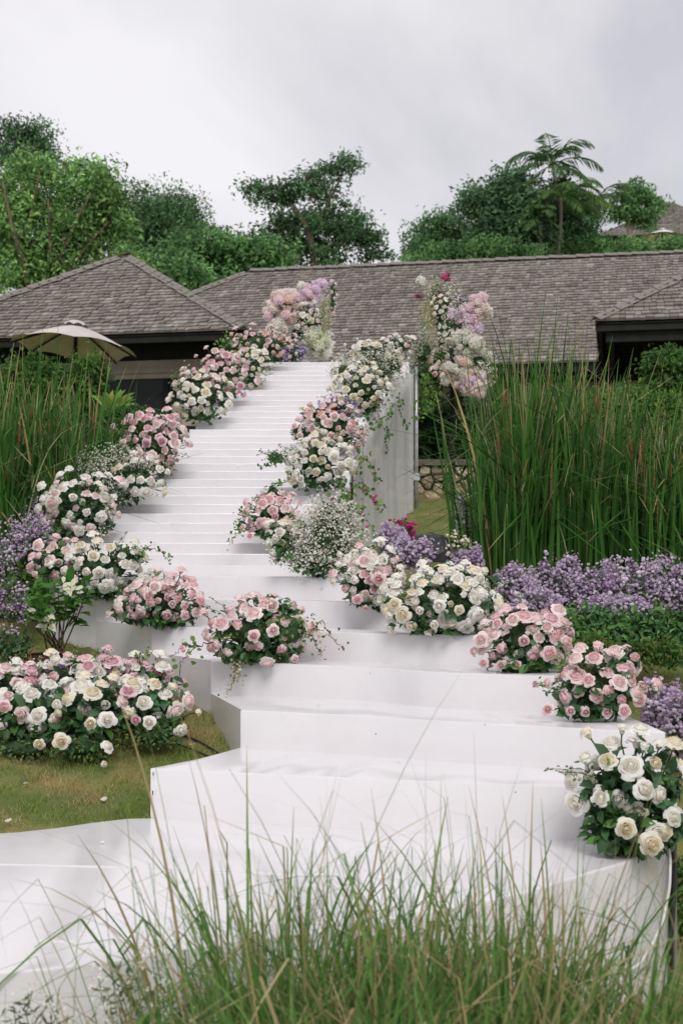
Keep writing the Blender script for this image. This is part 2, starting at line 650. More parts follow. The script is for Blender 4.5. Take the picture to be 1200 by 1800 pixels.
for seam in ([(-60, 1519), (60, 1521), (180, 1524), (330, 1529), (470, 1536), (700, 1546)], [(-60, 1656), (60, 1655), (180, 1656), (290, 1660)]):
    K = np.array([(q[0], q[1]) for q in seam], float)
    u_ = np.linspace(0, len(K) - 1, 40)
    xx, yy = np.interp(u_, np.arange(len(K)), K[:, 0]), np.interp(u_, np.arange(len(K)), K[:, 1])
    D_ = 1.09 * F / (yy - HOR)
    P_ = np.column_stack([(xx - 600) / F * D_, D_, np.full(40, CZ - 1.089)])
    MB().tube(P_, .0035, 6).build('vinyl_seam', M['vinyl'], stair, smooth=True)
for (x, y, d, w, h) in ((270, 1360, 5.825, .004, .014), (269, 1393, 5.825, .004, .018), (905, 1392, 5.36, .006, .003), (660, 1290, 6.2, .006, .004), (1040, 1330, 5.74, .005, .004)):
    p_ = pt(x, y, d)
    MB().box((p_[0], d - .006, p_[2]), (w, .004, h)).build('staple', M['timber'], stair)
# left skirt of the upper flight and right curtain with folds
b = MB()
ds = np.linspace(9.2, 16.3, 60)
tp = np.array([[ip(XLT, d) - .015, d, stair_z(d) - .1] for d in ds])
bt = np.array([[ip(XLT, d) - .02, d, float(ground_z(ip(XLT, d), d)) - .05] for d in ds])
b.add(np.concatenate([tp, bt]), np.array([[c, c + 1, 60 + c + 1, 60 + c] for c in range(59)]))
b.build('side_skirt', M['curtain'], stair)

cur = thing('sheer_curtain', 'sheer white curtain hanging in folds down the open side of the stairs', 'curtain', (.4, 12, 1.7))
panels = [(8.95, 10.4), (10.4, 11.8), (11.8, 13.1), (13.1, 14.0), (14.0, 14.74)]
dall = np.linspace(8.9, 14.8, 500)
phall = np.cumsum(np.random.default_rng(70).uniform(.02, .28, 500))
for k, (a, c) in enumerate(panels):
    n_ = 90
    ds = np.linspace(a, c, n_)
    ph = np.interp(ds, dall, phall)
    rows = []
    for t in np.linspace(0, 1, 9):
        pts = []
        for j, d in enumerate(ds):
            X = ip(XRT, d)
            top = stair_z(d) - .02
            bot = float(ground_z(X, d)) + .01
            amp = .006 + .02 * t
            off = .035 + amp * math.sin(ph[j]) + .008 * math.sin(ph[j] * .37 + t * 3)
            pts.append([X + off, d - off * .12, top * (1 - t) + bot * t])
        rows.append(pts)
    Vv = np.array(rows).reshape(-1, 3)
    ii = np.arange(8)[:, None] * n_ + np.arange(n_ - 1)[None, :]
    Fq = np.stack([ii, ii + 1, ii + n_ + 1, ii + n_], -1).reshape(-1, 4)
    MB().add(Vv, Fq).build('curtain_panel', M['curtain'], cur, smooth=True)

# scaffold pole with its clamp
g0 = float(ground_z(.8, 14.72))
pole = thing('scaffold_pole', 'galvanised scaffold pole standing beside the sheer curtain', 'pole', (.805, 14.72, g0))
b = MB().tube([(.805, 14.72, g0 - .1), (.805, 14.72, CZ + 2.12)], .021, 12)
b.build('tube', M['metal'], pole, smooth=True)
b = MB().box((.745, 14.72, CZ + .93), (.2, .035, .03)).box((.805, 14.72, CZ + .93), (.07, .065, .075))
b.build('clamp', M['metal'], pole)
b = MB().tube([(.745, 14.75, CZ + .93), (.745, 14.75, CZ + 2.12)], .016, 10)
b.build('inner_tube', M['metal'], pole, smooth=True)
# scaffold legs under the platform
for X, D in ((-.9, 14.9), (-.9, 16.1), (.6, 16.1), (.0, 14.9)):
    g0 = float(ground_z(X, D))
    o = MB().tube([(X, D, g0 - .05), (X, D, CZ + 2.13)], .021, 10).build('platform_leg', M['metal'], stair, smooth=True)

# ------------------------------------------------------------------ retaining wall of rough stones
wall = thing('stone_wall', 'low rough coral stone retaining wall with concrete coping behind the lawn', 'wall', (2, 15.6, CZ + .7))
zb, zt = CZ + .66, CZ + 1.08
zb, zt = float(ground_z(1.5, 15.5)) - .02, float(ground_z(1.5, 15.5)) + .40
b = MB().box((2.5, 15.74, (zb + zt) / 2), (8.0, .2, zt - zb))
b.build('backing', M['mortar'], wall)
g = np.random.default_rng(8)


sx0, sx1 = -.55, 4.6
seeds = []
for row in range(4):
    nn = 44
    for c in range(nn):
        seeds.append((sx0 + (c + .5 + (.5 if row % 2 else 0) + g.uniform(-.38, .38)) * (sx1 - sx0) / nn, zb + (row + .5 + g.uniform(-.36, .36)) * (zt - zb) / 4))
seeds = np.array([q for q in seeds if g.random() > .12])


def cell(k):
    P_ = [np.array(q) for q in ((sx0, zb), (sx1, zb), (sx1, zt), (sx0, zt))]
    c = seeds[k]
    for j in np.argsort(((seeds - c) ** 2).sum(1))[1:16]:
        m_ = (seeds[j] + c) / 2
        n_ = seeds[j] - c
        out = []
        for q in range(len(P_)):
            a, b2 = P_[q], P_[(q + 1) % len(P_)]
            da, db = (a - m_) @ n_, (b2 - m_) @ n_
            if da <= 0:
                out.append(a)
            if da * db < 0:
                out.append(a + (b2 - a) * da / (da - db))
        P_ = out
        if len(P_) < 3:
            return None
    return np.array(P_)


for k in range(len(seeds)):
    P_ = cell(k)
    if P_ is None:
        continue
    c2 = P_.mean(0)
    # finer, rounded outline
    P_ = np.concatenate([[q, (q + P_[(i + 1) % len(P_)]) / 2] for i, q in enumerate(P_)])
    P_ = c2 + (P_ - c2) * (1 - .011 / np.maximum(.03, np.linalg.norm(P_ - c2, axis=1)))[:, None]
    P_ = .68 * P_ + .16 * np.roll(P_, 1, 0) + .16 * np.roll(P_, -1, 0)
    n_ = len(P_)
    dep = g.uniform(.03, .06)
    o_ = np.column_stack([P_[:, 0], np.full(n_, 15.66), P_[:, 1]])
    cc3 = np.array([c2[0], 15.66, c2[1]])
    mid = cc3 + (o_ - cc3) * .93 - np.array([0, dep * .7, 0]) + g.normal(0, .004, (n_, 3))
    top = cc3 + (o_ - cc3) * .6 - np.array([0, dep, 0]) + g.normal(0, .006, (n_, 3))
    Vv = np.concatenate([o_, mid, top, [cc3 - np.array([0, dep * 1.05, 0])]])
    Fl = [np.array([[r_ * n_ + q, r_ * n_ + (q + 1) % n_, (r_ + 1) * n_ + (q + 1) % n_, (r_ + 1) * n_ + q] for q in range(n_)]) for r_ in (0, 1)]
    Fl.append(np.array([[2 * n_ + q, 2 * n_ + (q + 1) % n_, 3 * n_] for q in range(n_)]))
    col = lin(*[(186, 170, 148), (160, 144, 122), (206, 192, 170), (144, 128, 108)][int(g.integers(4))])
    MB().add(Vv, Fl, np.tile(col, (len(Vv), 1)) * g.uniform(.8, 1.1, (len(Vv), 1))).build('stone', M['stone'], wall)
for k in range(9):
    b = MB().box((-1.0 + k * .9, 15.72, zt + .035), (.885, .27, .07 + g.uniform(-.006, .006)))
    b.build('coping_stone', M['coping'], wall)

# ------------------------------------------------------------------ the timber-shingled buildings
U = np.array([.981, -.196, 0])
Wv = np.array([.196, .981, 0])
ZU = np.array([0, 0, 1.0])
SHC = [lin(135, 129, 124), lin(126, 120, 115), lin(143, 137, 131), lin(119, 113, 109), lin(132, 124, 117)]


def shingles(A, B_, C_, D_, e=.15, w=.115, seed=1, umax=None):
    """overlapping courses of uneven wooden shingles on the plane A-B (eave) to D-C (top)"""
    g = np.random.default_rng(seed)
    A, B_, C_, D_ = [np.array(v, float) for v in (A, B_, C_, D_)]
    up = D_ - A if np.linalg.norm(D_ - A) > 1e-6 else C_ - B_
    eave = unit(B_ - A)
    nr = unit(np.cross(eave, up))
    if nr[2] < 0:
        nr = -nr
    sl = unit(np.cross(nr, eave))
    if sl[2] < 0:
        sl = -sl
    Ls = abs((D_ - A) @ sl)
    nC = int(Ls / e) + 1
    quads, cols = [], []
    for c in range(nC):
        t = min(1, c * e / Ls)
        Lp = A + (D_ - A) * t
        Rp = B_ + (C_ - B_) * t
        wid = (Rp - Lp) @ eave
        if wid < .05:
            continue
        k = max(1, int(wid / w))
        edges = np.concatenate([[0], np.sort(np.clip((np.arange(1, k) + g.uniform(-.3, .3, max(0, k - 1))) * wid / k, 0, wid)), [wid]])
        band = g.normal(1, .05)
        for j in range(k):
            a, b_ = edges[j] + .004, edges[j + 1] - .004
            lift = g.uniform(.022, .045)
            slip = g.uniform(-.018, .012)
            h = e * 1.25
            p0 = Lp + eave * a + sl * slip + nr * lift
            p1 = Lp + eave * b_ + sl * slip + nr * (lift + g.uniform(-.006, .006))
            p2 = Lp + eave * b_ + sl * (slip + h) + nr * .002
            p3 = Lp + eave * a + sl * (slip + h) + nr * .002
            q0 = p0 - nr * (lift + .012)
            q1 = p1 - nr * (lift + .012)
            quads.append([p0, p1, p2, p3, q0, q1])
            cols.append(SHC[int(g.integers(len(SHC)))] * band * g.uniform(.86, 1.12))
    Vv = np.array(quads).reshape(-1, 3)
    n_ = len(quads)
    i = np.arange(n_)[:, None] * 6
    Fq = np.concatenate([i + np.array([[0, 1, 2, 3]]), i + np.array([[4, 5, 1, 0]])])
    return Vv, Fq, np.repeat(np.array(cols), 6, 0)


def roof_plane(parent, A, B_, C_, D_, seed, name='roof_slope', shingled=True):
    A, B_, C_, D_ = [np.array(v, float) for v in (A, B_, C_, D_)]
    b = MB()
    tri = np.linalg.norm(C_ - D_) < 1e-6
    P4 = [A, B_, C_] + ([] if tri else [D_])
    low = [q - ZU * .06 for q in P4]
    k = len(P4)
    top = [q - ZU * .012 for q in P4]
    b.add(np.array(top), np.arange(k)[None, :], SHC[1])
    b.add(np.array(low), np.arange(k)[::-1][None, :], (.015, .014, .013))
    o = b.build(name, M['shingle'], parent)
    if shingled:
        Vv, Fq, C4 = shingles(A, B_, C_, D_, seed=seed)
        s = MB().add(Vv, Fq, C4).build('shingles', M['shingle'], o, kind='stuff')
    return o


cap_me = MB()
CAPC = SHC[1]
cap_me.add([(-.13, -.14, -.055), (0, -.14, .03), (.13, -.14, -.055), (-.13, .16, -.07), (0, .16, .012), (.13, .16, -.07)],
           np.array([[0, 1, 4, 3], [1, 2, 5, 4]]), CAPC)
cap_me.add([(-.13, -.14, -.08), (0, -.14, 0.0), (.13, -.14, -.08), (-.13, -.14, -.055), (0, -.14, .03), (.13, -.14, -.055)],
           np.array([[0, 1, 4, 3], [1, 2, 5, 4]]), CAPC)
cap_me = cap_me.mesh('ridge_cap')
cap_me.materials.append(M['shingle'])


def caps(parent, A, B_, step=.24):
    """a row of saddle shingles along a hip or ridge from A (low) to B"""
    A, B_ = np.array(A, float), np.array(B_, float)
    L_ = np.linalg.norm(B_ - A)
    t = unit(B_ - A)
    side = unit(np.cross(t, ZU))
    nr = np.cross(side, t)
    q = Matrix((side, t, nr)).transposed().to_quaternion()
    g = np.random.default_rng(int(L_ * 100))
    for k in range(int(L_ / step)):
        inst('ridge_cap', cap_me, parent, A + t * (k + .5) * step + nr * (.035 + g.uniform(0, .012)), q, g.uniform(.93, 1.05))


def wbox(b, O, a0, a1, b0, b1, z0, z1):
    """box in a building's own directions: a along the eave, b away from the viewer"""
    c = O + U * (a0 + a1) / 2 + Wv * (b0 + b1) / 2
    c = np.array([c[0], c[1], (z0 + z1) / 2 + CZ])
    b.box(c, (a1 - a0, b1 - b0, z1 - z0), ux=U, uy=Wv)
    return b


# main long building
R1 = np.array([-2.13, 31.93, CZ + 6.81])
wM, HeM = 4.6, 3.83
LEN = 20.0
R2 = R1 + U * LEN
FL = R1 - U * wM - Wv * wM
FL[2] = CZ + HeM
FR = R2 - Wv * wM
FR[2] = CZ + HeM
BL = R1 - U * wM + Wv * wM
BL[2] = CZ + HeM
BR = R2 + Wv * wM
BR[2] = CZ + HeM
main = thing('long_building', 'long low building with grey shingled hip roof behind the stairs', 'building', (FL[0] + 6, FL[1], CZ + 1))
roof = roof_plane(main, FL, FR, R2, R1, 21)
roof_plane(main, BR, BL, R1, R2, 22, shingled=False)
roof_plane(main, BL, FL, R1, R1, 23)
roof_plane(main, FR, BR, R2, R2, 24, shingled=False)
caps(main, FL + ZU * .02, R1 + ZU * .02)
caps(main, R1 + ZU * .02, R2 + ZU * .02, .3)
O = np.array([FL[0], FL[1], 0])
b = wbox(MB(), O, .05, LEN + wM, .02, .07, HeM - .19, HeM - .05)
b.build('fascia', M['timber'], main)
b = wbox(MB(), O, 1.0, LEN + wM, 1.0, 1.15, .9, HeM - .26)
b.build('wall', M['plaster'], main)
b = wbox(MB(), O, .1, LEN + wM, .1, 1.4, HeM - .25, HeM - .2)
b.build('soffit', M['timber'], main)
b = wbox(MB(), O, 12.1, 12.5, .965, .995, 2.0, 2.72)
b.build('vent', M['timber'], main)
b = wbox(MB(), O, 6.0, LEN + wM, .93, .99, 2.98, 3.06)
b.build('string_course', M['plaster'], main)

# wing that comes forward on the right
WL = np.array([4.04, 21.7, 0])            # front left eave corner
wW, pW = 4.2, .65
depth = 6.6
wing = thing('porch_wing', 'open dark porch under a projecting shingled hip roof at the right edge', 'building', (WL[0] + 2, WL[1] + 1, CZ + 1))
A = WL + ZU * (CZ + HeM + .03)
B_ = A + U * 2 * wW
Cb = B_ + Wv * depth
Ab = A + Wv * depth
rise = pW * wW
Pk = A + U * wW + Wv * wW + ZU * rise
Pk2 = A + U * wW + Wv * (depth + 3.5) + ZU * rise
roof_plane(wing, A, B_, Pk, Pk, 31)
roof_plane(wing, Ab + Wv * 0, A, Pk, A + U * wW + Wv * depth + ZU * rise, 32)
roof_plane(wing, B_, Cb, B_ - U * wW + Wv * depth + ZU * rise, Pk, 33, shingled=False)
caps(wing, A + ZU * .02, Pk + ZU * .02)
O = np.array([WL[0], WL[1], 0])
b = wbox(MB(), O, 0.02, 2 * wW, .03, .09, HeM - .14, HeM - .02)
wbox(b, O, .03, .09, .1, depth, HeM - .14, HeM - .02)
b.build('fascia', M['timber'], wing)
b = wbox(MB(), O, .15, 2 * wW, .12, .22, HeM - .3, HeM - .14)
wbox(b, O, .18, .28, .25, depth, HeM - .3, HeM - .14)
b.build('beam', M['timber'], wing)
for k in range(12):
    a = .3 + k * .42
    b = wbox(MB(), O, .12, .9, a, a + .07, HeM - .12, HeM - .03)
    b.build('rafter', M['timber'], wing)
for a, bb in ((.75, .9), (.75, 3.4), (4.2, .9)):
    b = wbox(MB(), O, a, a + .16, bb, bb + .16, 1.0, HeM - .14)
    b.build('post', M['timber'], wing)
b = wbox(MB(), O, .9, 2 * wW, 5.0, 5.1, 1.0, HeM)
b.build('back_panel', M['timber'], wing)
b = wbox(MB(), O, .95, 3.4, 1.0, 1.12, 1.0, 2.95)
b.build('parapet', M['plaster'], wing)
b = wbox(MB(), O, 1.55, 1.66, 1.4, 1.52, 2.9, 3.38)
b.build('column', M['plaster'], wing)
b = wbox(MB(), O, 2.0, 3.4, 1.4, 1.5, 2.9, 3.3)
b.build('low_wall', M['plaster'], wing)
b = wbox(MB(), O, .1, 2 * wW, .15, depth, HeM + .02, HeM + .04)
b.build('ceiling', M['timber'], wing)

# pavilion on the left
Cn = np.array([-1.62, 22.6, 0])
wP = 3.24
HeP = 3.88
B_ = Cn + ZU * (CZ + HeP)
A = B_ - U * 2 * wP
D2 = A + Wv * 2 * wP
C2 = B_ + Wv * 2 * wP
AP = A + U * wP + Wv * wP + ZU * 2.06
pav = thing('pavilion', 'square pavilion with pyramid shingled roof and dark glazed front behind the parasol', 'building', (AP[0], AP[1], CZ + 1))
roof_plane(pav, A, B_, AP, AP, 41)
roof_plane(pav, B_, C2, AP, AP, 42)
roof_plane(pav, C2, D2, AP, AP, 43, shingled=False)
roof_plane(pav, D2, A, AP, AP, 44)
caps(pav, A + ZU * .02, AP + ZU * .02)
caps(pav, B_ + ZU * .02, AP + ZU * .02)
O = np.array([A[0], A[1], 0])
L2 = 2 * wP
b = wbox(MB(), O, .02, L2 - .02, .03, .09, HeP - .17, HeP - .05)
wbox(b, O, L2 - .09, L2 - .03, .1, L2, HeP - .17, HeP - .05)
b.build('fascia', M['timber'], pav)
b = wbox(MB(), O, .1, L2 - .1, .1, L2 - .1, HeP - .04, HeP - .015)
b.build('ceiling', M['timber'], pav)
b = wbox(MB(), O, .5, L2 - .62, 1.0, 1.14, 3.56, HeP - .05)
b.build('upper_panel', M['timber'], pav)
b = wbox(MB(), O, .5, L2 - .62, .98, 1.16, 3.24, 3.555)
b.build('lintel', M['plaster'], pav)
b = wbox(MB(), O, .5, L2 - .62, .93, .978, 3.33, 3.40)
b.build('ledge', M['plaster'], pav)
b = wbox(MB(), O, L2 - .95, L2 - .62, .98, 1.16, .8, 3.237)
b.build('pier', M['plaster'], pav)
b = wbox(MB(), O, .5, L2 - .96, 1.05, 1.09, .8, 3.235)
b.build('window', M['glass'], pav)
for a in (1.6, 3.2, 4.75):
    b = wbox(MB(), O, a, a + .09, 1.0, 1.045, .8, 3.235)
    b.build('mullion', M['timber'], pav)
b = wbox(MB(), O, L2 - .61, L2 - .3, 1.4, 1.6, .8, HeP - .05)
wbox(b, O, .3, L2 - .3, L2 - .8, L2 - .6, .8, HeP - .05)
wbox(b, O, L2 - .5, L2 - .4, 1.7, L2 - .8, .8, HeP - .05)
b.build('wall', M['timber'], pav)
b = wbox(MB(), O, 4.9, 5.6, 1.02, 1.04, 2.4, 2.78)
b.build('sky_reflection', M['plaster'], pav)  # pale plate standing in for sky light reflected in the window glass

# far house on the hill, right, and its white parasol tip
FD = 62.0
fh = thing('far_house', 'distant grey hip roof of a house on the hilltop at upper right', 'house', pt(1190, 430, FD))
a_, b_, c_ = pt(1052, 414, FD), pt(1300, 410, FD - 1), pt(1182, 356, FD + 4)
roof_plane(fh, a_, b_, c_, c_, 61)
roof_plane(fh, a_ + np.array([1.5, 7, 0]), a_, c_, c_, 62)
b = MB().box(pt(1190, 428, FD + 2), (4.5, 2.5, 1.2))
b.build('wall', M['plaster'], fh)


def parasol(label, apex, R_, drop, tilt=(0, 0), poleh=3.0, sides=8, mat='canvas'):
    root = thing('parasol', label, 'parasol', apex - ZU * poleh)
    g = np.random.default_rng(4)
    Rm = Matrix.Rotation(tilt[0], 3, 'X') @ Matrix.Rotation(tilt[1], 3, 'Y')

    def tr(v):
        return np.array(Rm @ Vector(v)) + apex
    nseg, nr_ = 6, 8
    for s_ in range(sides):
        a0, a1 = [2 * math.pi * (s_ + k) / sides + .2 for k in (0, 1)]
        pts = []
        for r_ in range(nr_ + 1):
            t = .12 + .88 * r_ / nr_
            for k in range(nseg + 1):
                u_ = k / nseg
                a = a0 + (a1 - a0) * u_
                chord = math.cos(math.pi / sides) / math.cos((u_ - .5) * 2 * math.pi / sides)
                sag = math.sin(math.pi * u_)
                rr_ = R_ * t * (chord * .5 + .5 - .05 * sag * (t ** 4))
                z = -drop * (t ** 1.25) + .035 * sag * t * R_ * (1 - t) - .0
                if r_ == nr_:
                    z += .05 * R_ * sag
                pts.append(tr((rr_ * math.cos(a), rr_ * math.sin(a), z)))
        i = np.arange(nr_)[:, None] * (nseg + 1) + np.arange(nseg)[None, :]
        Fq = np.stack([i, i + 1, i + nseg + 2, i + nseg + 1], -1).reshape(-1, 4)
        MB().add(pts, Fq).build('canopy_panel', M[mat], root, smooth=True)
        rib = [tr((R_ * t * math.cos(a0), R_ * t * math.sin(a0), -drop * (t ** 1.25) - .03)) for t in np.linspace(.05, 1, 8)]
        MB().tube(rib, .014, 5, (.03, .025, .02)).build('rib', M['timber'], root)
    # vent cap with scalloped edge
    ang = np.linspace(0, 2 * math.pi, 33)
    Vv = [tr((0, 0, .09 * R_))]
    for r_, z in ((.1, .07), (.2, -.02)):
        for k, a in enumerate(ang[:-1]):
            Vv.append(tr((R_ * r_ * math.cos(a), R_ * r_ * math.sin(a), R_ * (z + (.03 * abs(math.sin(a * 4)) if r_ > .15 else 0)))))
    Fl = [np.array([[0, 1 + k, 1 + (k + 1) % 32] for k in range(32)]), np.array([[1 + k, 33 + k, 33 + (k + 1) % 32, 1 + (k + 1) % 32] for k in range(32)])]
    MB().add(Vv, Fl).build('vent_cap', M[mat], root, smooth=True)
    MB().tube([apex - ZU * poleh, apex], .025, 8, (.03, .02, .015)).build('pole', M['timber'], root)
    return root


parasol('large cream canvas parasol with dark ribs above the reeds', pt(134, 572, 20.8), 0.95, .36, (math.radians(-3), math.radians(5)), 2.2)
parasol('tiny white parasol tip in front of the hilltop house', pt(1163, 404, 50), .75, .26, (0, 0), 1.6, 8, 'white_canvas')

# ================================================================== vegetation and flowers
# ------------------------------------------------------------------ blooms
ROSE_COL = {   # centre, rim
    'white': (lin(253, 249, 240), lin(253, 252, 249)),
    'cream': (lin(250, 240, 216), lin(252, 248, 237)),
    'pink': (lin(249, 214, 217), lin(252, 235, 236)),
    'blush': (lin(251, 228, 227), lin(253, 243, 241)),
    'rosepink': (lin(238, 194, 204), lin(247, 224, 230)),
    'peach': (lin(243, 200, 184), lin(250, 224, 214)),
}


def rose_mesh(kind, seed, openness):
    g = np.random.default_rng(seed)
    ci, co = ROSE_COL[kind]
    b = MB()
    K, nu, nv = 25, 4, 4
    for k in range(K):
        t = k / (K - 1)
        o_ = float(sstep(.30, 1.0, t))
        phi = k * 2.399 + g.uniform(-.3, .3)
        reach = (.15 + .85 * t ** .9) * (openness if t > .4 else 1) * g.uniform(.93, 1.07)
        top = (.60 - .42 * t ** 1.3) * g.uniform(.94, 1.06)
        hw = (1.35 - .72 * t) * g.uniform(.9, 1.12)
        pts, cols = [], []
        rip = g.uniform(-.055, .055, nu + 1)
        for v in np.linspace(0, 1, nv + 1):
            closed = math.sin(math.pi * (.08 + .58 * v))
            opened = v ** .9
            rho0 = .03 + reach * ((1 - o_) * closed + o_ * opened)
            sh = max(.2, math.sin(math.pi * (.14 + .66 * v)) ** .6)
            z0 = -.45 + (top + .45) * math.sin(v * (math.pi / 2 + .75 * o_)) ** .85
            for q, u in enumerate(np.linspace(-1, 1, nu + 1)):
                a = phi + u * hw * sh
                rho = rho0 * (1 - .10 * u * u * o_) + rip[q] * v * .5
                z = z0 - .13 * u * u * t * v + rip[q] * v * (.4 + .6 * o_)
                pts.append((rho * math.cos(a), rho * math.sin(a), z))
                w = min(1, t * .85 + v * .25)
                cols.append(ci * (1 - w) + co * w)
        i = np.arange(nv)[:, None] * (nu + 1) + np.arange(nu)[None, :]
        Fq = np.stack([i, i + 1, i + nu + 2, i + nu + 1], -1).reshape(-1, 4)
        b.add(pts, Fq, np.array(cols) * g.uniform(.97, 1.02))
    # tight heart
    ang = np.linspace(0, 2 * math.pi, 8)[:-1]
    b.add([(.02, 0, .56)] + [(.13 * math.cos(a), .13 * math.sin(a), .46) for a in ang] + [(.16 * math.cos(a), .16 * math.sin(a), .1) for a in ang],
          [np.array([[0, 1 + k, 1 + (k + 1) % 7] for k in range(7)]), np.array([[1 + k, 8 + k, 8 + (k + 1) % 7, 1 + (k + 1) % 7] for k in range(7)])], ci)
    # calyx
    ang = np.linspace(0, 2 * math.pi, 6)[:-1]
    b.add([(0, 0, -.62)] + [(.2 * math.cos(a), .2 * math.sin(a), -.36) for a in ang], np.array([[0, 1 + (k + 1) % 5, 1 + k] for k in range(5)]), (.05, .1, .03))
    me = b.mesh('rose', smooth=True)
    me.materials.append(M['petal'])
    return me


ROSES = {k: [rose_mesh(k, 100 + 7 * j + sum(map(ord, k)), [.84, .95, 1.08, .70, .52, .9][j]) for j in range(6)] for k in ROSE_COL}
POM_COL = {'peach': lin(251, 231, 223), 'lilac': lin(245, 230, 244), 'white': lin(246, 244, 238), 'green': lin(232, 235, 215), 'pink': lin(250, 231, 237), 'blush': lin(250, 240, 236), 'magenta': lin(232, 110, 172)}


def pom_mesh(kind, seed):
    """a round head of many small ruffled florets"""
    g = np.random.default_rng(seed)
    n_ = 190
    k = np.arange(n_) + .5
    phi = np.arccos(1 - 1.75 * k / n_)
    th = math.pi * (1 + 5 ** .5) * k
    D = np.stack([np.cos(th) * np.sin(phi), np.sin(th) * np.sin(phi), np.cos(phi)], 1)
    lump = 1 + .16 * np.sin(D[:, :1] * 5 + seed) * np.cos(D[:, 1:2] * 4 + seed * 2)
    C = D * g.uniform(.66, 1.06, (n_, 1)) * lump
    ax = unit(unit(np.cross(D, rand_dirs(g, n_))) * g.uniform(.5, 1, (n_, 1)) + D * g.uniform(.3, 1.1, (n_, 1)))
    nr = unit(D + rand_dirs(g, n_) * .7)
    c = POM_COL[kind] * g.uniform(.86, 1.05, (n_, 1))
    V, Fc, Cc = leaves4(C, ax, nr, g.uniform(.3, .52, n_), g.uniform(.26, .44, n_), c, .3)
    b = MB().add(V, Fc, Cc)
    # inner body
    a = np.linspace(0, 2 * math.pi, 9)[:-1]
    rows = []
    for r_, z in ((.2, -.55), (.5, -.25), (.55, .15), (.3, .45)):
        rows += [(r_ * math.cos(x), r_ * math.sin(x), z) for x in a]
    rows.append((0, 0, .55))
    q = np.array([[r_ * 8 + j, r_ * 8 + (j + 1) % 8, r_ * 8 + 8 + (j + 1) % 8, r_ * 8 + 8 + j] for r_ in range(3) for j in range(8)])
    b.add(rows, [q, np.array([[24 + j, 24 + (j + 1) % 8, 32] for j in range(8)])], POM_COL[kind] * .92)
    me = b.mesh('pompon_bloom', smooth=False)
    me.materials.append(M['petal'])
    return me


POMS = {k: [pom_mesh(k, 300 + 5 * j + len(k)) for j in range(2)] for k in POM_COL}
leaf_me = []
for j in range(4):
    g = np.random.default_rng(500 + j)
    V, Fc, Cc = leaves7(np.zeros((1, 3)), np.array([[0, 1.0, 0]]), np.array([[0, 0, 1.0]]), 1.0, .62, np.array([[.042, .092, .042]]) * (1 + .28 * j), .2)
    b = MB().add(V, Fc, Cc)
    b.tube([(0, -.75, -.1), (0, -.5, 0)], .02, 4, (.04, .07, .02))
    me = b.mesh('leaf', smooth=True)
    me.materials.append(M['gloss_leaf'])
    leaf_me.append(me)


def tiny_heads(g, C, r, col, sides=5, up=(0, -.4, .8)):
    """many tiny open flowers: a shallow star each (2 x sides vertices)"""
    n_ = len(C)
    D = unit(rand_dirs(g, n_) * .8 + np.array(up))
    A = unit(np.cross(D, rand_dirs(g, n_)))
    Bn = np.cross(D, A)
    r = np.broadcast_to(r, (n_,))[:, None]
    V = [C - D * r * .35]
    for k in range(sides):
        a = 2 * math.pi * k / sides
        V.append(C + (A * math.cos(a) + Bn * math.sin(a)) * r + D * r * .3)
    V = np.stack(V, 1).reshape(-1, 3)
    i = np.arange(n_)[:, None] * (sides + 1)
    Fc = np.concatenate([i + np.array([[0, 1 + k, 1 + (k + 1) % sides]]) for k in range(sides)])
    return V, Fc, np.repeat(col, sides + 1, 0)


def round_heads(g, C, r, col):
    """small domed flower heads, 13 vertices"""
    n_ = len(C)
    D = unit(rand_dirs(g, n_) * .7 + np.array((0, -.35, .8)))
    A = unit(np.cross(D, rand_dirs(g, n_)))
    Bn = np.cross(D, A)
    r = np.broadcast_to(r, (n_,))[:, None]
    V = [C + D * r * .75]
    for k in range(6):
        a = math.pi * k / 3
        V.append(C + (A * math.cos(a) + Bn * math.sin(a)) * r * .75 + D * r * .45)
    for k in range(6):
        a = math.pi * (k + .5) / 3
        V.append(C + (A * math.cos(a) + Bn * math.sin(a)) * r * 1.0 - D * r * .35)
    V = np.stack(V, 1)
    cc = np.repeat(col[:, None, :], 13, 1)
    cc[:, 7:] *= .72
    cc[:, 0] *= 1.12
    i = np.arange(n_)[:, None] * 13
    Fc = [i + np.array([[0, 1 + k, 1 + (k + 1) % 6]]) for k in range(6)]
    Fc += [i + np.array([[1 + k, 7 + k, 1 + (k + 1) % 6]]) for k in range(6)] + [i + np.array([[7 + k, 7 + (k + 1) % 6, 1 + (k + 1) % 6]]) for k in range(6)]
    return V.reshape(-1, 3), np.concatenate(Fc), cc.reshape(-1, 3)


def aim(D, g):
    q = Vector((0, 0, 1)).rotation_difference(Vector(D))
    return q @ Quaternion((0, 0, 1), float(g.uniform(0, 6.28)))


GREEN_D = np.array([.040, .098, .038])
GREEN_M = np.array([.072, .165, .040])
GREEN_L = np.array([.150, .275, .055])
GREEN_Y = np.array([.25, .29, .065])


def spread(g, n, Cc, rad, back=.35, low=-.65):
    """n well separated directions on the visible side and flanks of an ellipsoid"""
    cand = rand_dirs(g, 1600)
    cand = cand[(cand[:, 1] < back) & (cand[:, 2] > low)]
    P_ = Cc + cand * rad
    sep = 1.9 * math.sqrt(np.mean(rad[[0, 2]]) ** 2 * 2 / max(1, n))
    while True:
        keep = []
        for k in range(len(P_)):
            if all(((P_[k] - P_[j]) ** 2).sum() > sep * sep for j in keep):
                keep.append(k)
                if len(keep) >= n:
                    break
        if len(keep) >= n or sep < .01:
            return cand[keep]
        sep *= .9


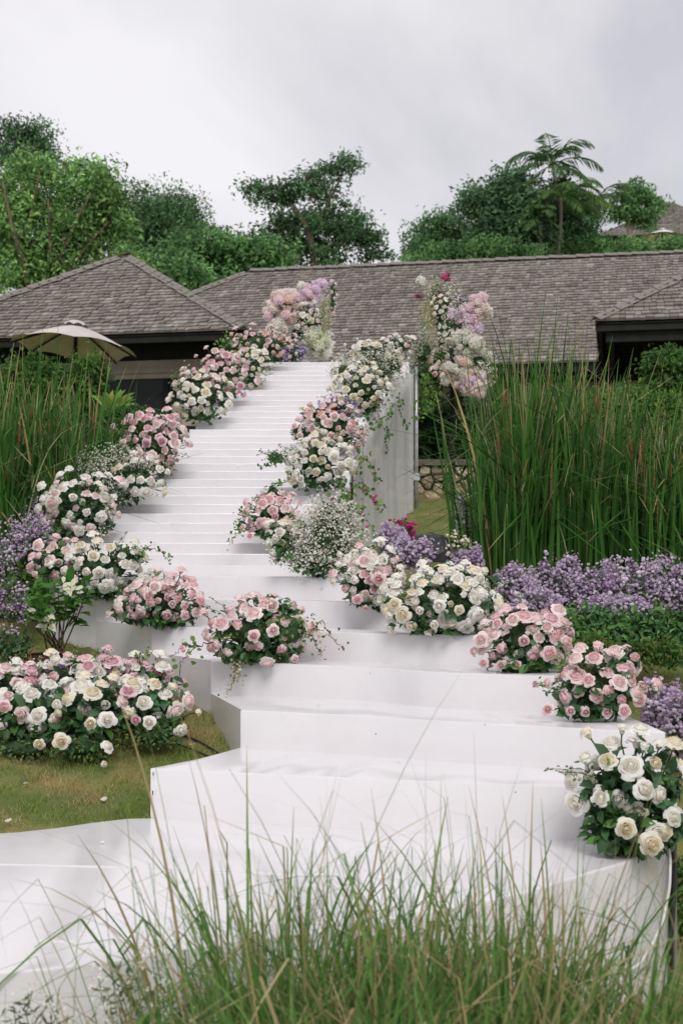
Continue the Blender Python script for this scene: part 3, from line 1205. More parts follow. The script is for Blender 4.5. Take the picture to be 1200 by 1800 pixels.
def arrangement(label, d, base, blobs, seed, group='flower arrangements lining the stairs', leaf_objs=0, name='flower_arrangement', cat='flowers', leafk=1.0, leafL=.05, extra=(), skirt=True, cores=True, sprigs=1.0):
    """blobs: (kind, (x, y, rx, ry) in the photograph, distance offset, how many, colours, bloom radius)"""
    g = np.random.default_rng(seed)
    root = thing(name, label, cat, pt(base[0], base[1], d), group)
    fol, stems = MB(), MB()
    tiny = {}
    blobs = list(blobs)
    if skirt and blobs[0][0] in ('rose', 'gyp'):
        (x, y, rx, ry) = blobs[0][1]
        rg = max(7, (base[1] - y) * .36)
        blobs.append(('green', (x, base[1] - rg * .75, rx * .92, rg), blobs[0][2], int(60 + rx), [GREEN_D, GREEN_M, GREEN_D * 1.3], leafL * .95))
    for (kind, (x, y, rx, ry), dd, n, cols, size) in blobs:
        D = d + dd
        Cc = pt(x, y, D)
        rad = np.array([rx, rx * .72 if ry < rx * 1.4 else rx * .9, ry]) / F * D
        if kind in ('rose', 'pom'):
            core_scale = .55 if kind == 'rose' else .6
            dirs = spread(g, int(n * (1.62 if kind == 'rose' else 1)), Cc, rad, low=-.8)
            for v in dirs:
                col = cols[int(g.integers(len(cols)))]
                r_ = size * g.uniform(.82, 1.3)
                P_ = Cc + v * rad * g.uniform(.74, 1.12)
                if g.random() < .2 and kind == 'rose':
                    P_ = Cc + v * rad * g.uniform(1.1, 1.32) + np.array([0, 0, .012 if v[2] > -.2 else 0])
                if kind == 'pom':
                    P_ = Cc + v * rad * g.uniform(.55, 1.3)
                    r_ *= .9 * g.uniform(.6, 1.3)
                ax = unit(v / (rad / rad.max()) * .9 + np.array([0, -.25, .35]) + rand_dirs(g, 1)[0] * .45)
                if kind == 'rose':
                    inst('rose', ROSES[col][int(g.integers(6))], root, P_, aim(ax, g), r_)
                    stems.tube([P_ - ax * r_ * .5, P_ - ax * r_ * 1.3, Cc + (P_ - Cc) * .45 - np.array([0, 0, .02])], .003, 4, (.05, .09, .03), cap=False)
                else:
                    inst('pompon_bloom', POMS[col][int(g.integers(2))], root, P_, aim(ax, g), r_)
        elif kind == 'gyp':
            core_scale = .5
            nst = max(8, n // 28)
            dv = rand_dirs(g, nst)
            dv[:, 1] = -np.abs(dv[:, 1]) * np.where(g.random(nst) < .75, 1, -1)
            tips = Cc + dv * rad * g.uniform(.75, 1.1, (nst, 1))
            root_p = Cc - np.array([0, 0, rad[2] * .8])
            for tpt in tips:
                stems.tube([root_p, (root_p + tpt) / 2 + rand_dirs(g, 1)[0] * .02, tpt], .0015, 3, (.14, .17, .07), cap=False)
            k = g.integers(0, nst, n)
            Pn = tips[k] + g.normal(0, 1, (n, 3)) * rad * .16
            ccol = np.array([ROSE_COL.get(c, (None, np.array(c) if not isinstance(c, str) else None))[1] for c in cols])
            cc = ccol[g.integers(0, len(cols), n)] * g.uniform(.8, 1.03, (n, 1))
            tiny.setdefault('star', []).append(tiny_heads(g, Pn, size * g.uniform(.6, 1.25, n), cc))
            m_ = n // 3
            Lp = Cc + rand_dirs(g, m_) * rad * g.uniform(.3, .95, (m_, 1))
            V, Fc, C4 = leaves4(Lp, rand_dirs(g, m_) + np.array([0, 0, .6]), rand_dirs(g, m_), g.uniform(.02, .045, m_), .008, (np.array([.13, .16, .08]) * g.uniform(.6, 1.2, (m_, 1))))
            fol.add(V, Fc, C4)
        elif kind == 'aster':
            core_scale = .5
            nst = max(6, n // 16)
            for q in range(nst):
                v = rand_dirs(g, 1)[0]
                v[2] = abs(v[2])
                tipp = Cc + v * rad * np.array([1, 1, g.uniform(.5, 1.1)])
                bp_ = Cc + np.array([v[0] * rad[0] * .5, v[1] * rad[1] * .5, -rad[2]])
                stems.tube([bp_, (bp_ + tipp) / 2, tipp], .002, 3, (.06, .07, .03), cap=False)
                m_ = n // nst
                t = g.beta(2.2, 1.1, m_)
                Pn = bp_ + (tipp - bp_) * t[:, None] + g.normal(0, 1, (m_, 3)) * .022 * (1.25 - t[:, None] * .6)
                base_c = np.array(cols[int(g.integers(len(cols)))])
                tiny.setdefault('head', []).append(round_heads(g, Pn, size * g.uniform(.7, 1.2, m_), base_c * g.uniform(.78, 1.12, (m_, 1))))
        elif kind == 'drip':   # hanging tassels
            core_scale = 0
            for q in range(n):
                p0 = pt(x + g.uniform(-rx, rx), y - ry + g.uniform(0, ry * .5), D) + np.array([0, g.uniform(-.04, .04), 0])
                Lh = ry * 2 / F * D * g.uniform(.45, 1)
                P_ = [p0 + np.array([0, 0, .02])] + [p0 + np.array([math.sin(t * 3 + q) * .008, -.01, -Lh * t]) for t in np.linspace(.1, 1, 7)]
                stems.tube(P_, .003, 4, np.array(cols[0]) * g.uniform(.8, 1.1), cap=False)
                m_ = 26
                Pn = np.array(P_)[g.integers(0, 8, m_)] + g.normal(0, 1, (m_, 3)) * np.array([.005, .005, Lh * .06])
                V, Fc, C4 = leaves4(Pn, rand_dirs(g, m_) + np.array([0, 0, -1]), rand_dirs(g, m_), .018, .008, np.array(cols[0]) * g.uniform(.75, 1.2, (m_, 1)))
                fol.add(V, Fc, C4)
            continue
        elif kind == 'green':
            core_scale = .55
        # filling foliage
        nl = int((90 if kind in ('rose', 'green') else 30) * leafk * (1 if kind != 'green' else n / 90))
        v = rand_dirs(g, nl)
        v[:, 1] = np.where(g.random(nl) < .6, -np.abs(v[:, 1]), v[:, 1])
        if kind != 'green':
            v[:, 2] = np.where(g.random(nl) < .45, -np.abs(v[:, 2]) * .8, v[:, 2])
        Lp = Cc + v * rad * g.uniform(.5, 1.0, (nl, 1))
        gc = np.where(g.random((nl, 1)) < .72, GREEN_D, GREEN_M) if kind != 'green' else np.array(cols)[g.integers(0, len(cols), nl)]
        cc = gc * g.uniform(.7, 1.4, (nl, 1))
        ax = unit(v + rand_dirs(g, nl) * .9 + np.array([0, -.2, -.1]))
        nr = unit(v + np.array([0, -.3, .7]) + rand_dirs(g, nl) * .5)
        LL = (leafL if kind != 'green' else size) * g.uniform(.7, 1.25, nl)
        k = min(nl, leaf_objs if kind == 'rose' else 0)
        if nl - k > 0:
            V, Fc, C4 = leaves7(Lp[k:], ax[k:], nr[k:], LL[k:], LL[k:] * .62, cc[k:])
            fol.add(V, Fc, C4)
        for j in range(k):
            s_ = np.cross(ax[j], nr[j])
            s_ /= np.linalg.norm(s_)
            nn = np.cross(s_, ax[j])
            q = Matrix((s_, ax[j], nn)).transposed().to_quaternion()
            inst('leaf', leaf_me[int(g.integers(4))], root, Cc + v[j] * rad * g.uniform(.75, 1.04), q, LL[j] * 1.1)
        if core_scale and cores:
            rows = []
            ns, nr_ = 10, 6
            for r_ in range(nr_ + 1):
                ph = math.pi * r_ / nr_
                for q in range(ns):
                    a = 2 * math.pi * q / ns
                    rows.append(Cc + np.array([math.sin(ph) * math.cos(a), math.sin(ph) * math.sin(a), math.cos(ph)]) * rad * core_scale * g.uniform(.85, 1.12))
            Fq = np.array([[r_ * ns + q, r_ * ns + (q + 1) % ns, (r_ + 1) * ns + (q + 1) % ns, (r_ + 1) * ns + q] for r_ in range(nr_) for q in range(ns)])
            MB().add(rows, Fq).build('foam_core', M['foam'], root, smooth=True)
    if skirt and blobs[0][0] in ('rose', 'gyp'):      # loose leafy sprigs that break the outline
        (x, y, rx, ry) = blobs[0][1]
        for q in range(int(7 * sprigs)):
            v = unit(rand_dirs(g, 1)[0] * np.array([1.2, .6, .8]) + np.array([0, -.35, .35]))
            c0 = pt(x, y, d + blobs[0][2])
            rad = np.array([rx, rx * .72, ry]) / F * d
            p1 = c0 + v * rad * .7
            p2 = c0 + v * rad * g.uniform(1.15, 1.6) + np.array([0, 0, g.uniform(-.03, .03)])
            stems.tube([p1, (p1 + p2) / 2 + np.array([0, 0, .012]), p2], .0016, 3, (.08, .10, .04), cap=False)
            m_ = 15
            tt = g.uniform(0, 1.05, (m_, 1))
            C = p1 * (1 - tt) + p2 * tt + g.normal(0, .012, (m_, 3))
            if q % 3 == 0:
                tiny.setdefault('star', []).append(tiny_heads(g, C, .0075, np.array([ROSE_COL['white'][1]]) * g.uniform(.8, 1, (m_, 1))))
            fol.add(*leaves7(C, unit(rand_dirs(g, m_) + v), unit(rand_dirs(g, m_) + np.array([0, -.5, .6])), .022 * g.uniform(.7, 1.3, m_), .012, [GREEN_M, GREEN_L, GREEN_D * 1.6][q % 3] * g.uniform(.7, 1.2, (m_, 1))))
    for e in extra:          # single blooms reaching out on long stems: (x, y, distance offset, colour, radius, facing)
        x, y, dd, col, r_, face = e
        P_ = pt(x, y, d + dd)
        ax = unit(face)
        inst('rose', ROSES[col][int(g.integers(6))], root, P_, aim(ax, g), r_)
        c0 = np.array(root.location) + np.array([0, 0, .08])
        stems.tube([P_ - ax * r_ * .5, P_ - ax * r_ * 1.4, P_ * .5 + c0 * .5 - ax * .03, c0], .0035, 5, (.06, .11, .035), cap=False)
        V, Fc, C4 = leaves7(np.array([P_ * .7 + c0 * .3 - ax * .03, P_ * .62 + c0 * .38 - ax * .03]), rand_dirs(g, 2), rand_dirs(g, 2), .05, .03, np.array([GREEN_D * 1.4, GREEN_M]))
        fol.add(V, Fc, C4)
    if fol.n:
        fol.build('foliage', M['gloss_leaf'], root, kind='stuff', smooth=True)
    if stems.n:
        stems.build('stems', M['leaf'], root, kind='stuff')
    if 'star' in tiny:
        b = MB()
        for t in tiny['star']:
            b.add(*t)
        b.build('tiny_blossoms', M['petal'], root, kind='stuff')
    if 'head' in tiny:
        b = MB()
        for t in tiny['head']:
            b.add(*t)
        b.build('flower_heads', M['petal'], root, kind='stuff', smooth=True)
    return root


LAV = [lin(220, 204, 224), lin(206, 184, 212), lin(232, 220, 234), lin(190, 164, 198)]
LAVT = [tuple(c) for c in LAV]
LILAC = [lin(204, 188, 222), lin(190, 172, 214)]
GY = ['white', 'cream', (.62, .62, .50)]
Z = np.array

# ---- left side of the stairs, from the bottom up
arrangement('pink rose arrangement with trailing twigs on the third wide step, left', 7.25, (455, 1163), [
    ('rose', (450, 1112, 88, 46), 0, 26, ['pink', 'blush', 'pink'], .043),
    ('rose', (475, 1075, 58, 30), .08, 7, ['pink', 'blush'], .042),
    ('green', (500, 1105, 62, 46), -.06, 120, [GREEN_M, GREEN_L, GREEN_M], .026)], 201, leaf_objs=60, leafk=1.3, leafL=.055,
    extra=[(375, 1095, 0, 'pink', .048, (-.7, -.6, .3)), (372, 1138, -.05, 'pink', .04, (-.6, -.8, 0)), (545, 1102, -.05, 'pink', .035, (.6, -.6, .3)), (557, 1115, 0, 'blush', .03, (.8, -.5, .2)), (518, 1158, -.12, 'pink', .03, (.3, -.9, -.1)), (435, 1052, .05, 'pink', .038, (0, -.3, 1))])
arrangement('pink rose arrangement with white buds at its edge on the fourth wide step', 8.0, (285, 1100), [
    ('rose', (290, 1055, 66, 40), 0, 30, ['pink', 'blush', 'pink'], .043),
    ('rose', (225, 1072, 26, 26), .05, 6, ['white', 'blush', 'white'], .036)], 202, leaf_objs=40, leafL=.055,
    extra=[(325, 1018, .05, 'pink', .04, (.2, -.2, .9)), (352, 1045, 0, 'pink', .036, (.8, -.5, .2)), (348, 1078, 0, 'blush', .036, (.7, -.7, .1))])
arrangement('white rose arrangement with pink roses at its left end on the fifth step', 8.6, (160, 1050), [
    ('rose', (180, 1000, 75, 46), 0, 34, ['white', 'white', 'cream'], .043),
    ('rose', (100, 990, 40, 34), 0, 12, ['pink', 'blush'], .042),
    ('green', (225, 975, 42, 24), -.05, 80, [GREEN_M, GREEN_D * 1.5], .03)], 203, leaf_objs=30, leafL=.055,
    extra=[(68, 958, .1, 'blush', .042, (-.3, -.8, .3)), (55, 998, .1, 'pink', .04, (-.5, -.8, .1)), (132, 950, .05, 'pink', .035, (0, -.4, .9))])
arrangement('white rose arrangement on the narrow steps beside the reeds', 9.45, (140, 940), [
    ('rose', (145, 890, 66, 52), 0, 36, ['white', 'white', 'blush'], .044),
    ('gyp', (180, 905, 26, 40), -.05, 260, ['cream', (.5, .52, .36)], .007)], 204, leafk=1.3, leafL=.05)
arrangement('white baby\'s breath cloud with white roses beside the upper reeds', 10.0, (205, 885), [
    ('gyp', (196, 838, 74, 48), .05, 1900, GY, .0078),
    ('rose', (246, 842, 40, 34), -.05, 16, ['white', 'white', 'cream'], .042),
    ('green', (200, 862, 55, 28), .05, 80, [GREEN_M, GREEN_D * 1.6], .03)], 205, leafL=.05)
arrangement('dense pink rose arrangement on the narrow left steps', 10.75, (275, 838), [
    ('rose', (263, 784, 55, 56), 0, 50, ['pink', 'blush', 'rosepink'], .04),
    ('rose', (297, 752, 22, 30), .1, 9, ['pink', 'blush'], .036),
    ('gyp', (292, 808, 15, 30), .05, 150, ['cream', (.45, .5, .33)], .007),
    ('green', (290, 800, 24, 36), .08, 60, [GREEN_M, GREEN_D * 1.5], .028)], 206, leafL=.045)
arrangement('white rose arrangement with small pink blooms halfway up the left edge', 12.25, (362, 742), [
    ('rose', (352, 698, 48, 44), 0, 32, ['white', 'white', 'cream'], .042),
    ('rose', (342, 672, 34, 20), .1, 9, ['rosepink', 'blush'], .036),
    ('aster', (390, 705, 9, 18), 0, 40, LILAC, .011)], 207, leafk=.9, leafL=.045)
arrangement('pink rose arrangement above the halfway white roses on the left', 12.9, (405, 702), [
    ('rose', (394, 660, 46, 42), 0, 38, ['rosepink', 'pink', 'blush'], .037),
    ('rose', (385, 640, 28, 16), .1, 6, ['rosepink'], .034)], 208, leafk=.8, leafL=.042)
arrangement('creamy white rose arrangement near the top of the left edge', 13.6, (445, 678), [
    ('rose', (438, 645, 34, 34), 0, 28, ['white', 'cream', 'cream'], .036),
    ('rose', (420, 630, 26, 12), .1, 8, ['white', 'cream'], .032)], 209, leafk=.7, leafL=.04)
arrangement('small pink roses with leafy bougainvillea at the top left of the stairs', 14.3, (440, 640), [
    ('rose', (458, 606, 54, 26), 0, 38, ['blush', 'pink', 'peach'], .034),
    ('green', (405, 608, 32, 26), .05, 150, [GREEN_L, GREEN_M, GREEN_L * 1.2], .036),
    ('pom', (388, 628, 16, 12), -.05, 4, ['magenta', 'pink'], .022),
    ('green', (470, 625, 26, 16), .05, 60, [GREEN_D * 1.5, GREEN_M], .036)], 210, leafk=.7, leafL=.04)
arrangement('tall left flower pillar of peach, lilac and white blooms on the platform', 15.0, (530, 637), [
    ('pom', (498, 543, 28, 27), -.05, 34, ['peach', 'blush', 'blush', 'pink'], .048),
    ('pom', (542, 524, 20, 28), .05, 26, ['lilac', 'pink', 'white'], .046),
    ('pom', (561, 499, 9, 9), .05, 3, ['lilac'], .065),
    ('pom', (490, 577, 22, 20), -.05, 13, ['white'], .062),
    ('rose', (540, 560, 26, 26), -.08, 16, ['cream', 'blush', 'white'], .036),
    ('pom', (553, 600, 24, 28), -.05, 22, ['green', 'green', 'white'], .056),
    ('rose', (497, 606, 26, 14), -.1, 10, ['blush', 'pink'], .036),
    ('aster', (520, 620, 28, 18), -.15, 230, LILAC, .013),
    ('rose', (585, 528, 6, 36), .05, 9, ['blush', 'pink'], .026),
    ('drip', (572, 565, 8, 42), -.12, 9, [(.38, .38, .15)], 0),
    ('gyp', (545, 572, 40, 56), 0, 900, GY, .009),
    ('green', (530, 580, 38, 52), .1, 110, [GREEN_M, (.12, .12, .06)], .05)], 211, group='tall flower pillars flanking the platform', leafk=.5, leafL=.05)

# ---- right side, from the bottom up
arrangement('large white rose bush at the right end of the lowest landing', 5.12, (1090, 1500), [
    ('rose', (1105, 1370, 92, 70), 0, 15, ['white', 'white', 'white', 'cream'], .043),
    ('rose', (1120, 1450, 78, 44), .02, 3, ['white', 'white'], .043),
    ('green', (1100, 1410, 88, 74), .0, 240, [GREEN_D, GREEN_M, GREEN_D * 1.4], .06)], 220, leaf_objs=90, leafk=1.2, leafL=.065,
    extra=[(1124, 1286, .05, 'white', .05, (.1, -.3, 1)), (1075, 1310, .05, 'white', .052, (-.2, -.3, .9)), (1010, 1372, 0, 'white', .056, (-.7, -.5, .3)), (1012, 1412, -.02, 'white', .052, (-.5, -.8, .1)),
           (1055, 1405, -.12, 'white', .05, (-.1, -.8, .5)), (1098, 1456, -.18, 'cream', .05, (0, -1, .15)), (1143, 1484, -.18, 'cream', .054, (.1, -1, .1)), (1165, 1463, -.1, 'cream', .044, (.2, -.9, .3)), (1180, 1437, -.1, 'white', .045, (.3, -.8, .3))])
arrangement('pink rose arrangement at the right end of the second wide step', 6.05, (1045, 1258), [
    ('rose', (1040, 1205, 74, 48), 0, 20, ['pink', 'blush', 'pink'], .040),
    ('rose', (1095, 1160, 22, 22), .05, 4, ['pink', 'blush'], .05),
    ('green', (1045, 1220, 62, 36), .02, 90, [GREEN_D, GREEN_M], .05)], 221, leaf_objs=60, leafL=.06,
    extra=[(943, 1203, 0, 'pink', .032, (-.6, -.7, .2)), (963, 1247, -.1, 'pink', .034, (-.3, -.9, .2)), (1127, 1208, 0, 'pink', .04, (.3, -.8, .4)), (1152, 1204, .02, 'pink', .046, (.7, -.5, .4)), (1122, 1231, -.05, 'pink', .034, (.2, -.9, .1)),
           (1002, 1250, -.1, 'pink', .034, (-.1, -1, .1)), (1028, 1252, -.1, 'pink', .034, (0, -1, .1)), (1066, 1252, -.1, 'pink', .033, (0, -1, .1)), (1096, 1250, -.1, 'pink', .034, (.2, -1, .1)), (1020, 1140, .1, 'blush', .046, (0, -.3, .9))])
arrangement('full pink rose arrangement on the third wide step, right side', 6.6, (925, 1178), [
    ('rose', (922, 1125, 78, 46), 0, 30, ['pink', 'blush', 'pink'], .041),
    ('rose', (965, 1095, 34, 20), .08, 6, ['pink', 'blush'], .046),
    ('green', (920, 1140, 66, 34), .02, 80, [GREEN_D, GREEN_M], .045)], 222, leaf_objs=50, leafL=.055,
    extra=[(834, 1145, -.05, 'pink', .034, (-.7, -.6, .1)), (850, 1165, -.08, 'pink', .03, (-.4, -.9, 0)), (880, 1169, -.1, 'pink', .033, (-.1, -1, 0)), (906, 1168, -.1, 'pink', .034, (0, -1, 0)), (888, 1070, .1, 'blush', .045, (0, -.3, .9)), (995, 1138, 0, 'blush', .045, (.5, -.7, .3))])
arrangement('broad white rose arrangement on the fourth wide step, right side', 7.15, (775, 1112), [
    ('rose', (775, 1062, 100, 46), 0, 60, ['white', 'white', 'white', 'cream'], .039),
    ('rose', (800, 1018, 70, 24), .1, 18, ['white', 'white', 'cream'], .038),
    ('green', (780, 1070, 80, 38), .02, 90, [GREEN_D, GREEN_M], .045)], 223, leaf_objs=50, leafL=.055,
    extra=[(695, 1088, -.05, 'white', .036, (-.6, -.7, 0)), (715, 1101, -.1, 'white', .034, (-.2, -1, 0)), (757, 1107, -.12, 'white', .034, (0, -1, 0)), (820, 1104, -.12, 'white', .034, (0, -1, 0)), (787, 1096, -.13, 'white', .042, (0, -1, .1)), (875, 1053, 0, 'white', .04, (.6, -.6, .3))])
arrangement('mixed pink and white rose arrangement left of the broad white roses', 7.6, (645, 1066), [
    ('rose', (652, 1016, 52, 48), 0, 32, ['pink', 'white', 'blush', 'white'], .039),
    ('rose', (640, 990, 30, 20), .05, 6, ['white', 'cream'], .044)], 224, leaf_objs=30, leafL=.05,
    extra=[(670, 958, .1, 'white', .044, (0, -.4, .9)), (598, 975, 0, 'white', .034, (-.5, -.7, .3)), (586, 1022, -.03, 'cream', .028, (-.7, -.6, .1)), (642, 1068, -.1, 'pink', .03, (0, -.9, -.2)), (628, 1054, -.1, 'pink', .032, (-.1, -1, 0))])
arrangement('big airy cloud of tiny white blossoms at the turn of the stairs', 8.35, (560, 1010), [
    ('gyp', (572, 952, 66, 56), 0, 2600, GY, .0072),
    ('gyp', (580, 905, 42, 34), .05, 800, GY, .0072),
    ('rose', (492, 945, 28, 26), -.02, 9, ['white', 'cream', 'white'], .04),
    ('gyp', (500, 965, 34, 30), -.02, 350, ['white', (.45, .5, .36)], .007),
    ('green', (565, 970, 58, 38), .03, 170, [GREEN_M, GREEN_D * 1.5, np.array([.09, .12, .05])], .03)], 225, leafL=.05)
arrangement('small pink rose arrangement left of the airy white blossom cloud', 9.25, (470, 945), [
    ('rose', (478, 906, 42, 36), 0, 24, ['pink', 'blush', 'pink'], .042),
    ('green', (480, 870, 22, 26), .05, 70, [GREEN_M, GREEN_L], .026),
    ('green', (425, 925, 16, 18), 0, 40, [GREEN_M, GREEN_L], .022)], 226, leafL=.045,
    extra=[(440, 942, -.1, 'pink', .032, (-.2, -.9, .2)), (427, 928, -.05, 'blush', .03, (-.6, -.7, .2)), (525, 885, .05, 'blush', .034, (.3, -.6, .6))])
arrangement('white rose arrangement with wispy ivy on the narrow right steps', 10.35, (552, 862), [
    ('rose', (557, 812, 52, 48), 0, 38, ['white', 'white', 'cream'], .041),
    ('green', (485, 805, 24, 16), 0, 90, [GREEN_M, GREEN_D * 1.6], .024),
    ('green', (520, 830, 20, 26), -.05, 60, [GREEN_M, GREEN_L], .024)], 227, leafL=.045,
    extra=[(602, 820, 0, 'white', .04, (.6, -.6, .3)), (528, 842, -.15, 'white', .04, (0, -1, .1)), (566, 842, -.15, 'white', .04, (0, -1, .1))])
arrangement('pink rose arrangement topped with lilac sprays on the narrow right steps', 11.35, (570, 790), [
    ('rose', (582, 750, 56, 42), 0, 40, ['pink', 'blush', 'peach', 'blush'], .041),
    ('aster', (590, 718, 44, 22), .1, 230, LILAC, .012),
    ('rose', (528, 762, 14, 14), -.05, 4, ['pink', 'blush'], .036),
    ('rose', (552, 732, 24, 16), .08, 7, ['blush', 'cream'], .036)], 228, leafL=.045,
    extra=[(634, 760, -.05, 'pink', .032, (.6, -.7, .1)), (518, 752, -.02, 'pink', .03, (-.4, -.6, .5))])
arrangement('ivory rose arrangement high on the right edge above the lilac sprays', 12.6, (632, 715), [
    ('rose', (634, 686, 48, 38), 0, 34, ['white', 'cream', 'cream'], .04),
    ('gyp', (606, 655, 26, 26), .15, 350, GY, .009),
    ('green', (650, 712, 24, 20), .02, 60, [GREEN_D, GREEN_M], .04)], 229, leafL=.045)
arrangement('frothy white blossom and rose mound at the top right of the stairs', 13.6, (665, 665), [
    ('gyp', (652, 648, 56, 42), 0, 1700, GY, .0095),
    ('rose', (650, 620, 40, 20), .1, 18, ['white', 'cream'], .038),
    ('rose', (695, 606, 30, 16), .15, 14, ['white', 'white', 'blush'], .036),
    ('rose', (685, 640, 24, 22), .05, 9, ['white', 'cream'], .036),
    ('green', (680, 640, 44, 30), .12, 90, [GREEN_M, GREEN_D * 1.5], .035)], 230, leafL=.045)
arrangement('grey-green wispy filler flowers at the platform corner by the pole', 14.75, (740, 665), [
    ('gyp', (742, 618, 28, 34), 0, 800, [(.5, .52, .38), (.6, .6, .48)], .009),
    ('green', (748, 655, 26, 30), 0, 130, [GREEN_M, GREEN_L], .03),
    ('rose', (765, 655, 12, 22), -.05, 7, ['peach', 'blush'], .034)], 231, leafL=.04)
arrangement('tall right flower pillar of pink, white and peach blooms beside the platform', 15.25, (800, 720), [
    ('gyp', (765, 525, 26, 32), 0, 600, ['cream', (.5, .52, .36), (.6, .6, .45)], .01),
    ('pom', (738, 495, 7, 8), 0, 2, ['white'], .04),
    ('pom', (784, 487, 7, 7), -.05, 3, ['magenta'], .026),
    ('pom', (735, 520, 6, 4), -.05, 2, ['magenta'], .024),
    ('drip', (752, 560, 11, 32), -.12, 16, [(.46, .45, .2)], 0),
    ('rose', (778, 545, 20, 30), -.08, 14, ['cream', 'white', 'blush'], .036),
    ('aster', (808, 530, 9, 14), -.05, 60, [lin(160, 140, 176), lin(140, 118, 160)], .014),
    ('pom', (812, 555, 22, 17), -.08, 16, ['pink', 'lilac', 'pink'], .052),
    ('pom', (838, 545, 14, 22), -.05, 14, ['pink', 'blush'], .054),
    ('pom', (828, 572, 10, 12), -.08, 4, ['pink', 'lilac'], .056),
    ('pom', (820, 602, 30, 24), -.08, 26, ['white'], .052),
    ('rose', (788, 592, 22, 26), -.1, 14, ['white', 'cream', 'blush'], .038),
    ('rose', (780, 625, 24, 24), -.05, 12, ['blush', 'peach', 'white'], .034),
    ('pom', (804, 655, 32, 22), -.08, 28, ['peach', 'blush', 'white'], .05),
    ('pom', (828, 676, 28, 20), -.1, 24, ['pink', 'lilac', 'blush'], .05),
    ('rose', (862, 655, 10, 22), 0, 7, ['blush', 'pink'], .032),
    ('gyp', (840, 640, 28, 26), 0, 420, ['white', 'cream'], .011), ('gyp', (790, 570, 44, 70), -.06, 900, ['white', 'cream', (.5, .52, .36)], .01),
    ('green', (792, 580, 36, 80), .1, 160, [GREEN_M, (.14, .14, .07)], .05)], 232, group='tall flower pillars flanking the platform', leafk=.5, leafL=.05)
# its hidden upright
post = MB().tube([(pt(795, 640, 15.5)[0], 15.5, float(ground_z(1.2, 15.5)) - .05), pt(795, 560, 15.5)], .03, 8).build('pillar_post', M['timber'])
tag(post, 'dark upright post behind the right flower pillar', 'post')

# ---- flower bed on the left lawn
bed = 'rose bushes planted in the left lawn bed'
arrangement('blush and white rose bush at the left edge of the lawn bed', 6.75, (45, 1335), [
    ('rose', (30, 1205, 80, 36), .35, 26, ['rosepink', 'pink', 'blush', 'white'], .048),
    ('rose', (60, 1245, 70, 44), 0, 12, ['white', 'blush', 'white'], .05),
    ('green', (40, 1275, 80, 52), 0, 160, [GREEN_D, GREEN_M, GREEN_D * 1.3], .065),
    ('green', (45, 1315, 75, 26), -.12, 200, [GREEN_M, GREEN_Y * .6, GREEN_D], .022)], 241, bed, leaf_objs=60, leafk=1.0, leafL=.065,
    extra=[(10, 1242, -.3, 'pink', .045, (-.2, -1, .2)), (68, 1258, -.3, 'white', .046, (-.1, -.9, .3)), (70, 1308, -.3, 'cream', .042, (0, -1, .1))])
arrangement('white rose bush in the middle of the lawn bed', 6.7, (150, 1335), [
    ('rose', (150, 1190, 80, 38), .4, 26, ['white', 'pink', 'cream', 'rosepink', 'blush'], .047),
    ('rose', (165, 1235, 75, 40), .02, 12, ['white', 'cream', 'blush'], .05),
    ('green', (150, 1275, 80, 48), 0, 160, [GREEN_D, GREEN_M, GREEN_D * 1.3], .065),
    ('green', (150, 1312, 80, 26), -.12, 230, [GREEN_Y * .5, GREEN_M, GREEN_D], .022)], 242, bed, leaf_objs=60, leafk=1.0, leafL=.065,
    extra=[(108, 1303, -.32, 'cream', .042, (.1, -1, .15)), (160, 1272, -.32, 'cream', .045, (0, -1, .2)), (188, 1265, -.3, 'white', .045, (.3, -.9, .3)), (102, 1240, -.3, 'white', .048, (-.1, -.9, .4)), (188, 1313, -.35, 'white', .04, (.6, -.5, .5)), (182, 1343, -.35, 'white', .03, (.5, -.8, .1))])
arrangement('white and mauve rose bush at the right end of the lawn bed', 6.75, (265, 1318), [
    ('rose', (245, 1200, 75, 36), .4, 20, ['white', 'pink', 'white', 'rosepink'], .047),
    ('rose', (260, 1235, 66, 36), .02, 10, ['white', 'blush', 'cream'], .048),
    ('green', (262, 1265, 64, 40), 0, 130, [GREEN_D, GREEN_M, GREEN_D * 1.3], .06),
    ('green', (270, 1292, 60, 26), -.1, 240, [GREEN_Y * .6, GREEN_M, GREEN_D], .02)], 243, bed, leaf_objs=40, leafk=1.0, leafL=.06,
    extra=[(240, 1267, -.3, 'rosepink', .045, (0, -1, .3)), (262, 1270, -.28, 'white', .04, (.2, -.9, .3)), (290, 1222, -.05, 'white', .05, (.2, -.5, .8)), (312, 1247, -.05, 'white', .042, (.5, -.6, .5)), (348, 1252, 0, 'cream', .03, (.9, -.4, .2)), (318, 1284, -.1, 'white', .036, (.5, -.8, -.2)), (227, 1215, -.1, 'rosepink', .045, (0, -.7, .6))])


def small_bush(label, d, base, e, n, cols, seed, leafcols, size=.011, leafL=.03, leaves=260, cat='plant', name='flowering_plant', group=None, dd=0):
    return arrangement(label, d, base, [('aster', e, dd, int(n * 1.25), cols, size), ('gyp', (e[0], e[1] - e[3] * .1, e[2], e[3]), dd, n, [tuple(c) for c in cols], size * .8), ('green', (e[0], e[1] + e[3] * .25, e[2], e[3] * .75), dd, leaves, leafcols, leafL)], seed, group, name=name, cat=cat, leafk=.6, leafL=leafL, skirt=False, cores=False)


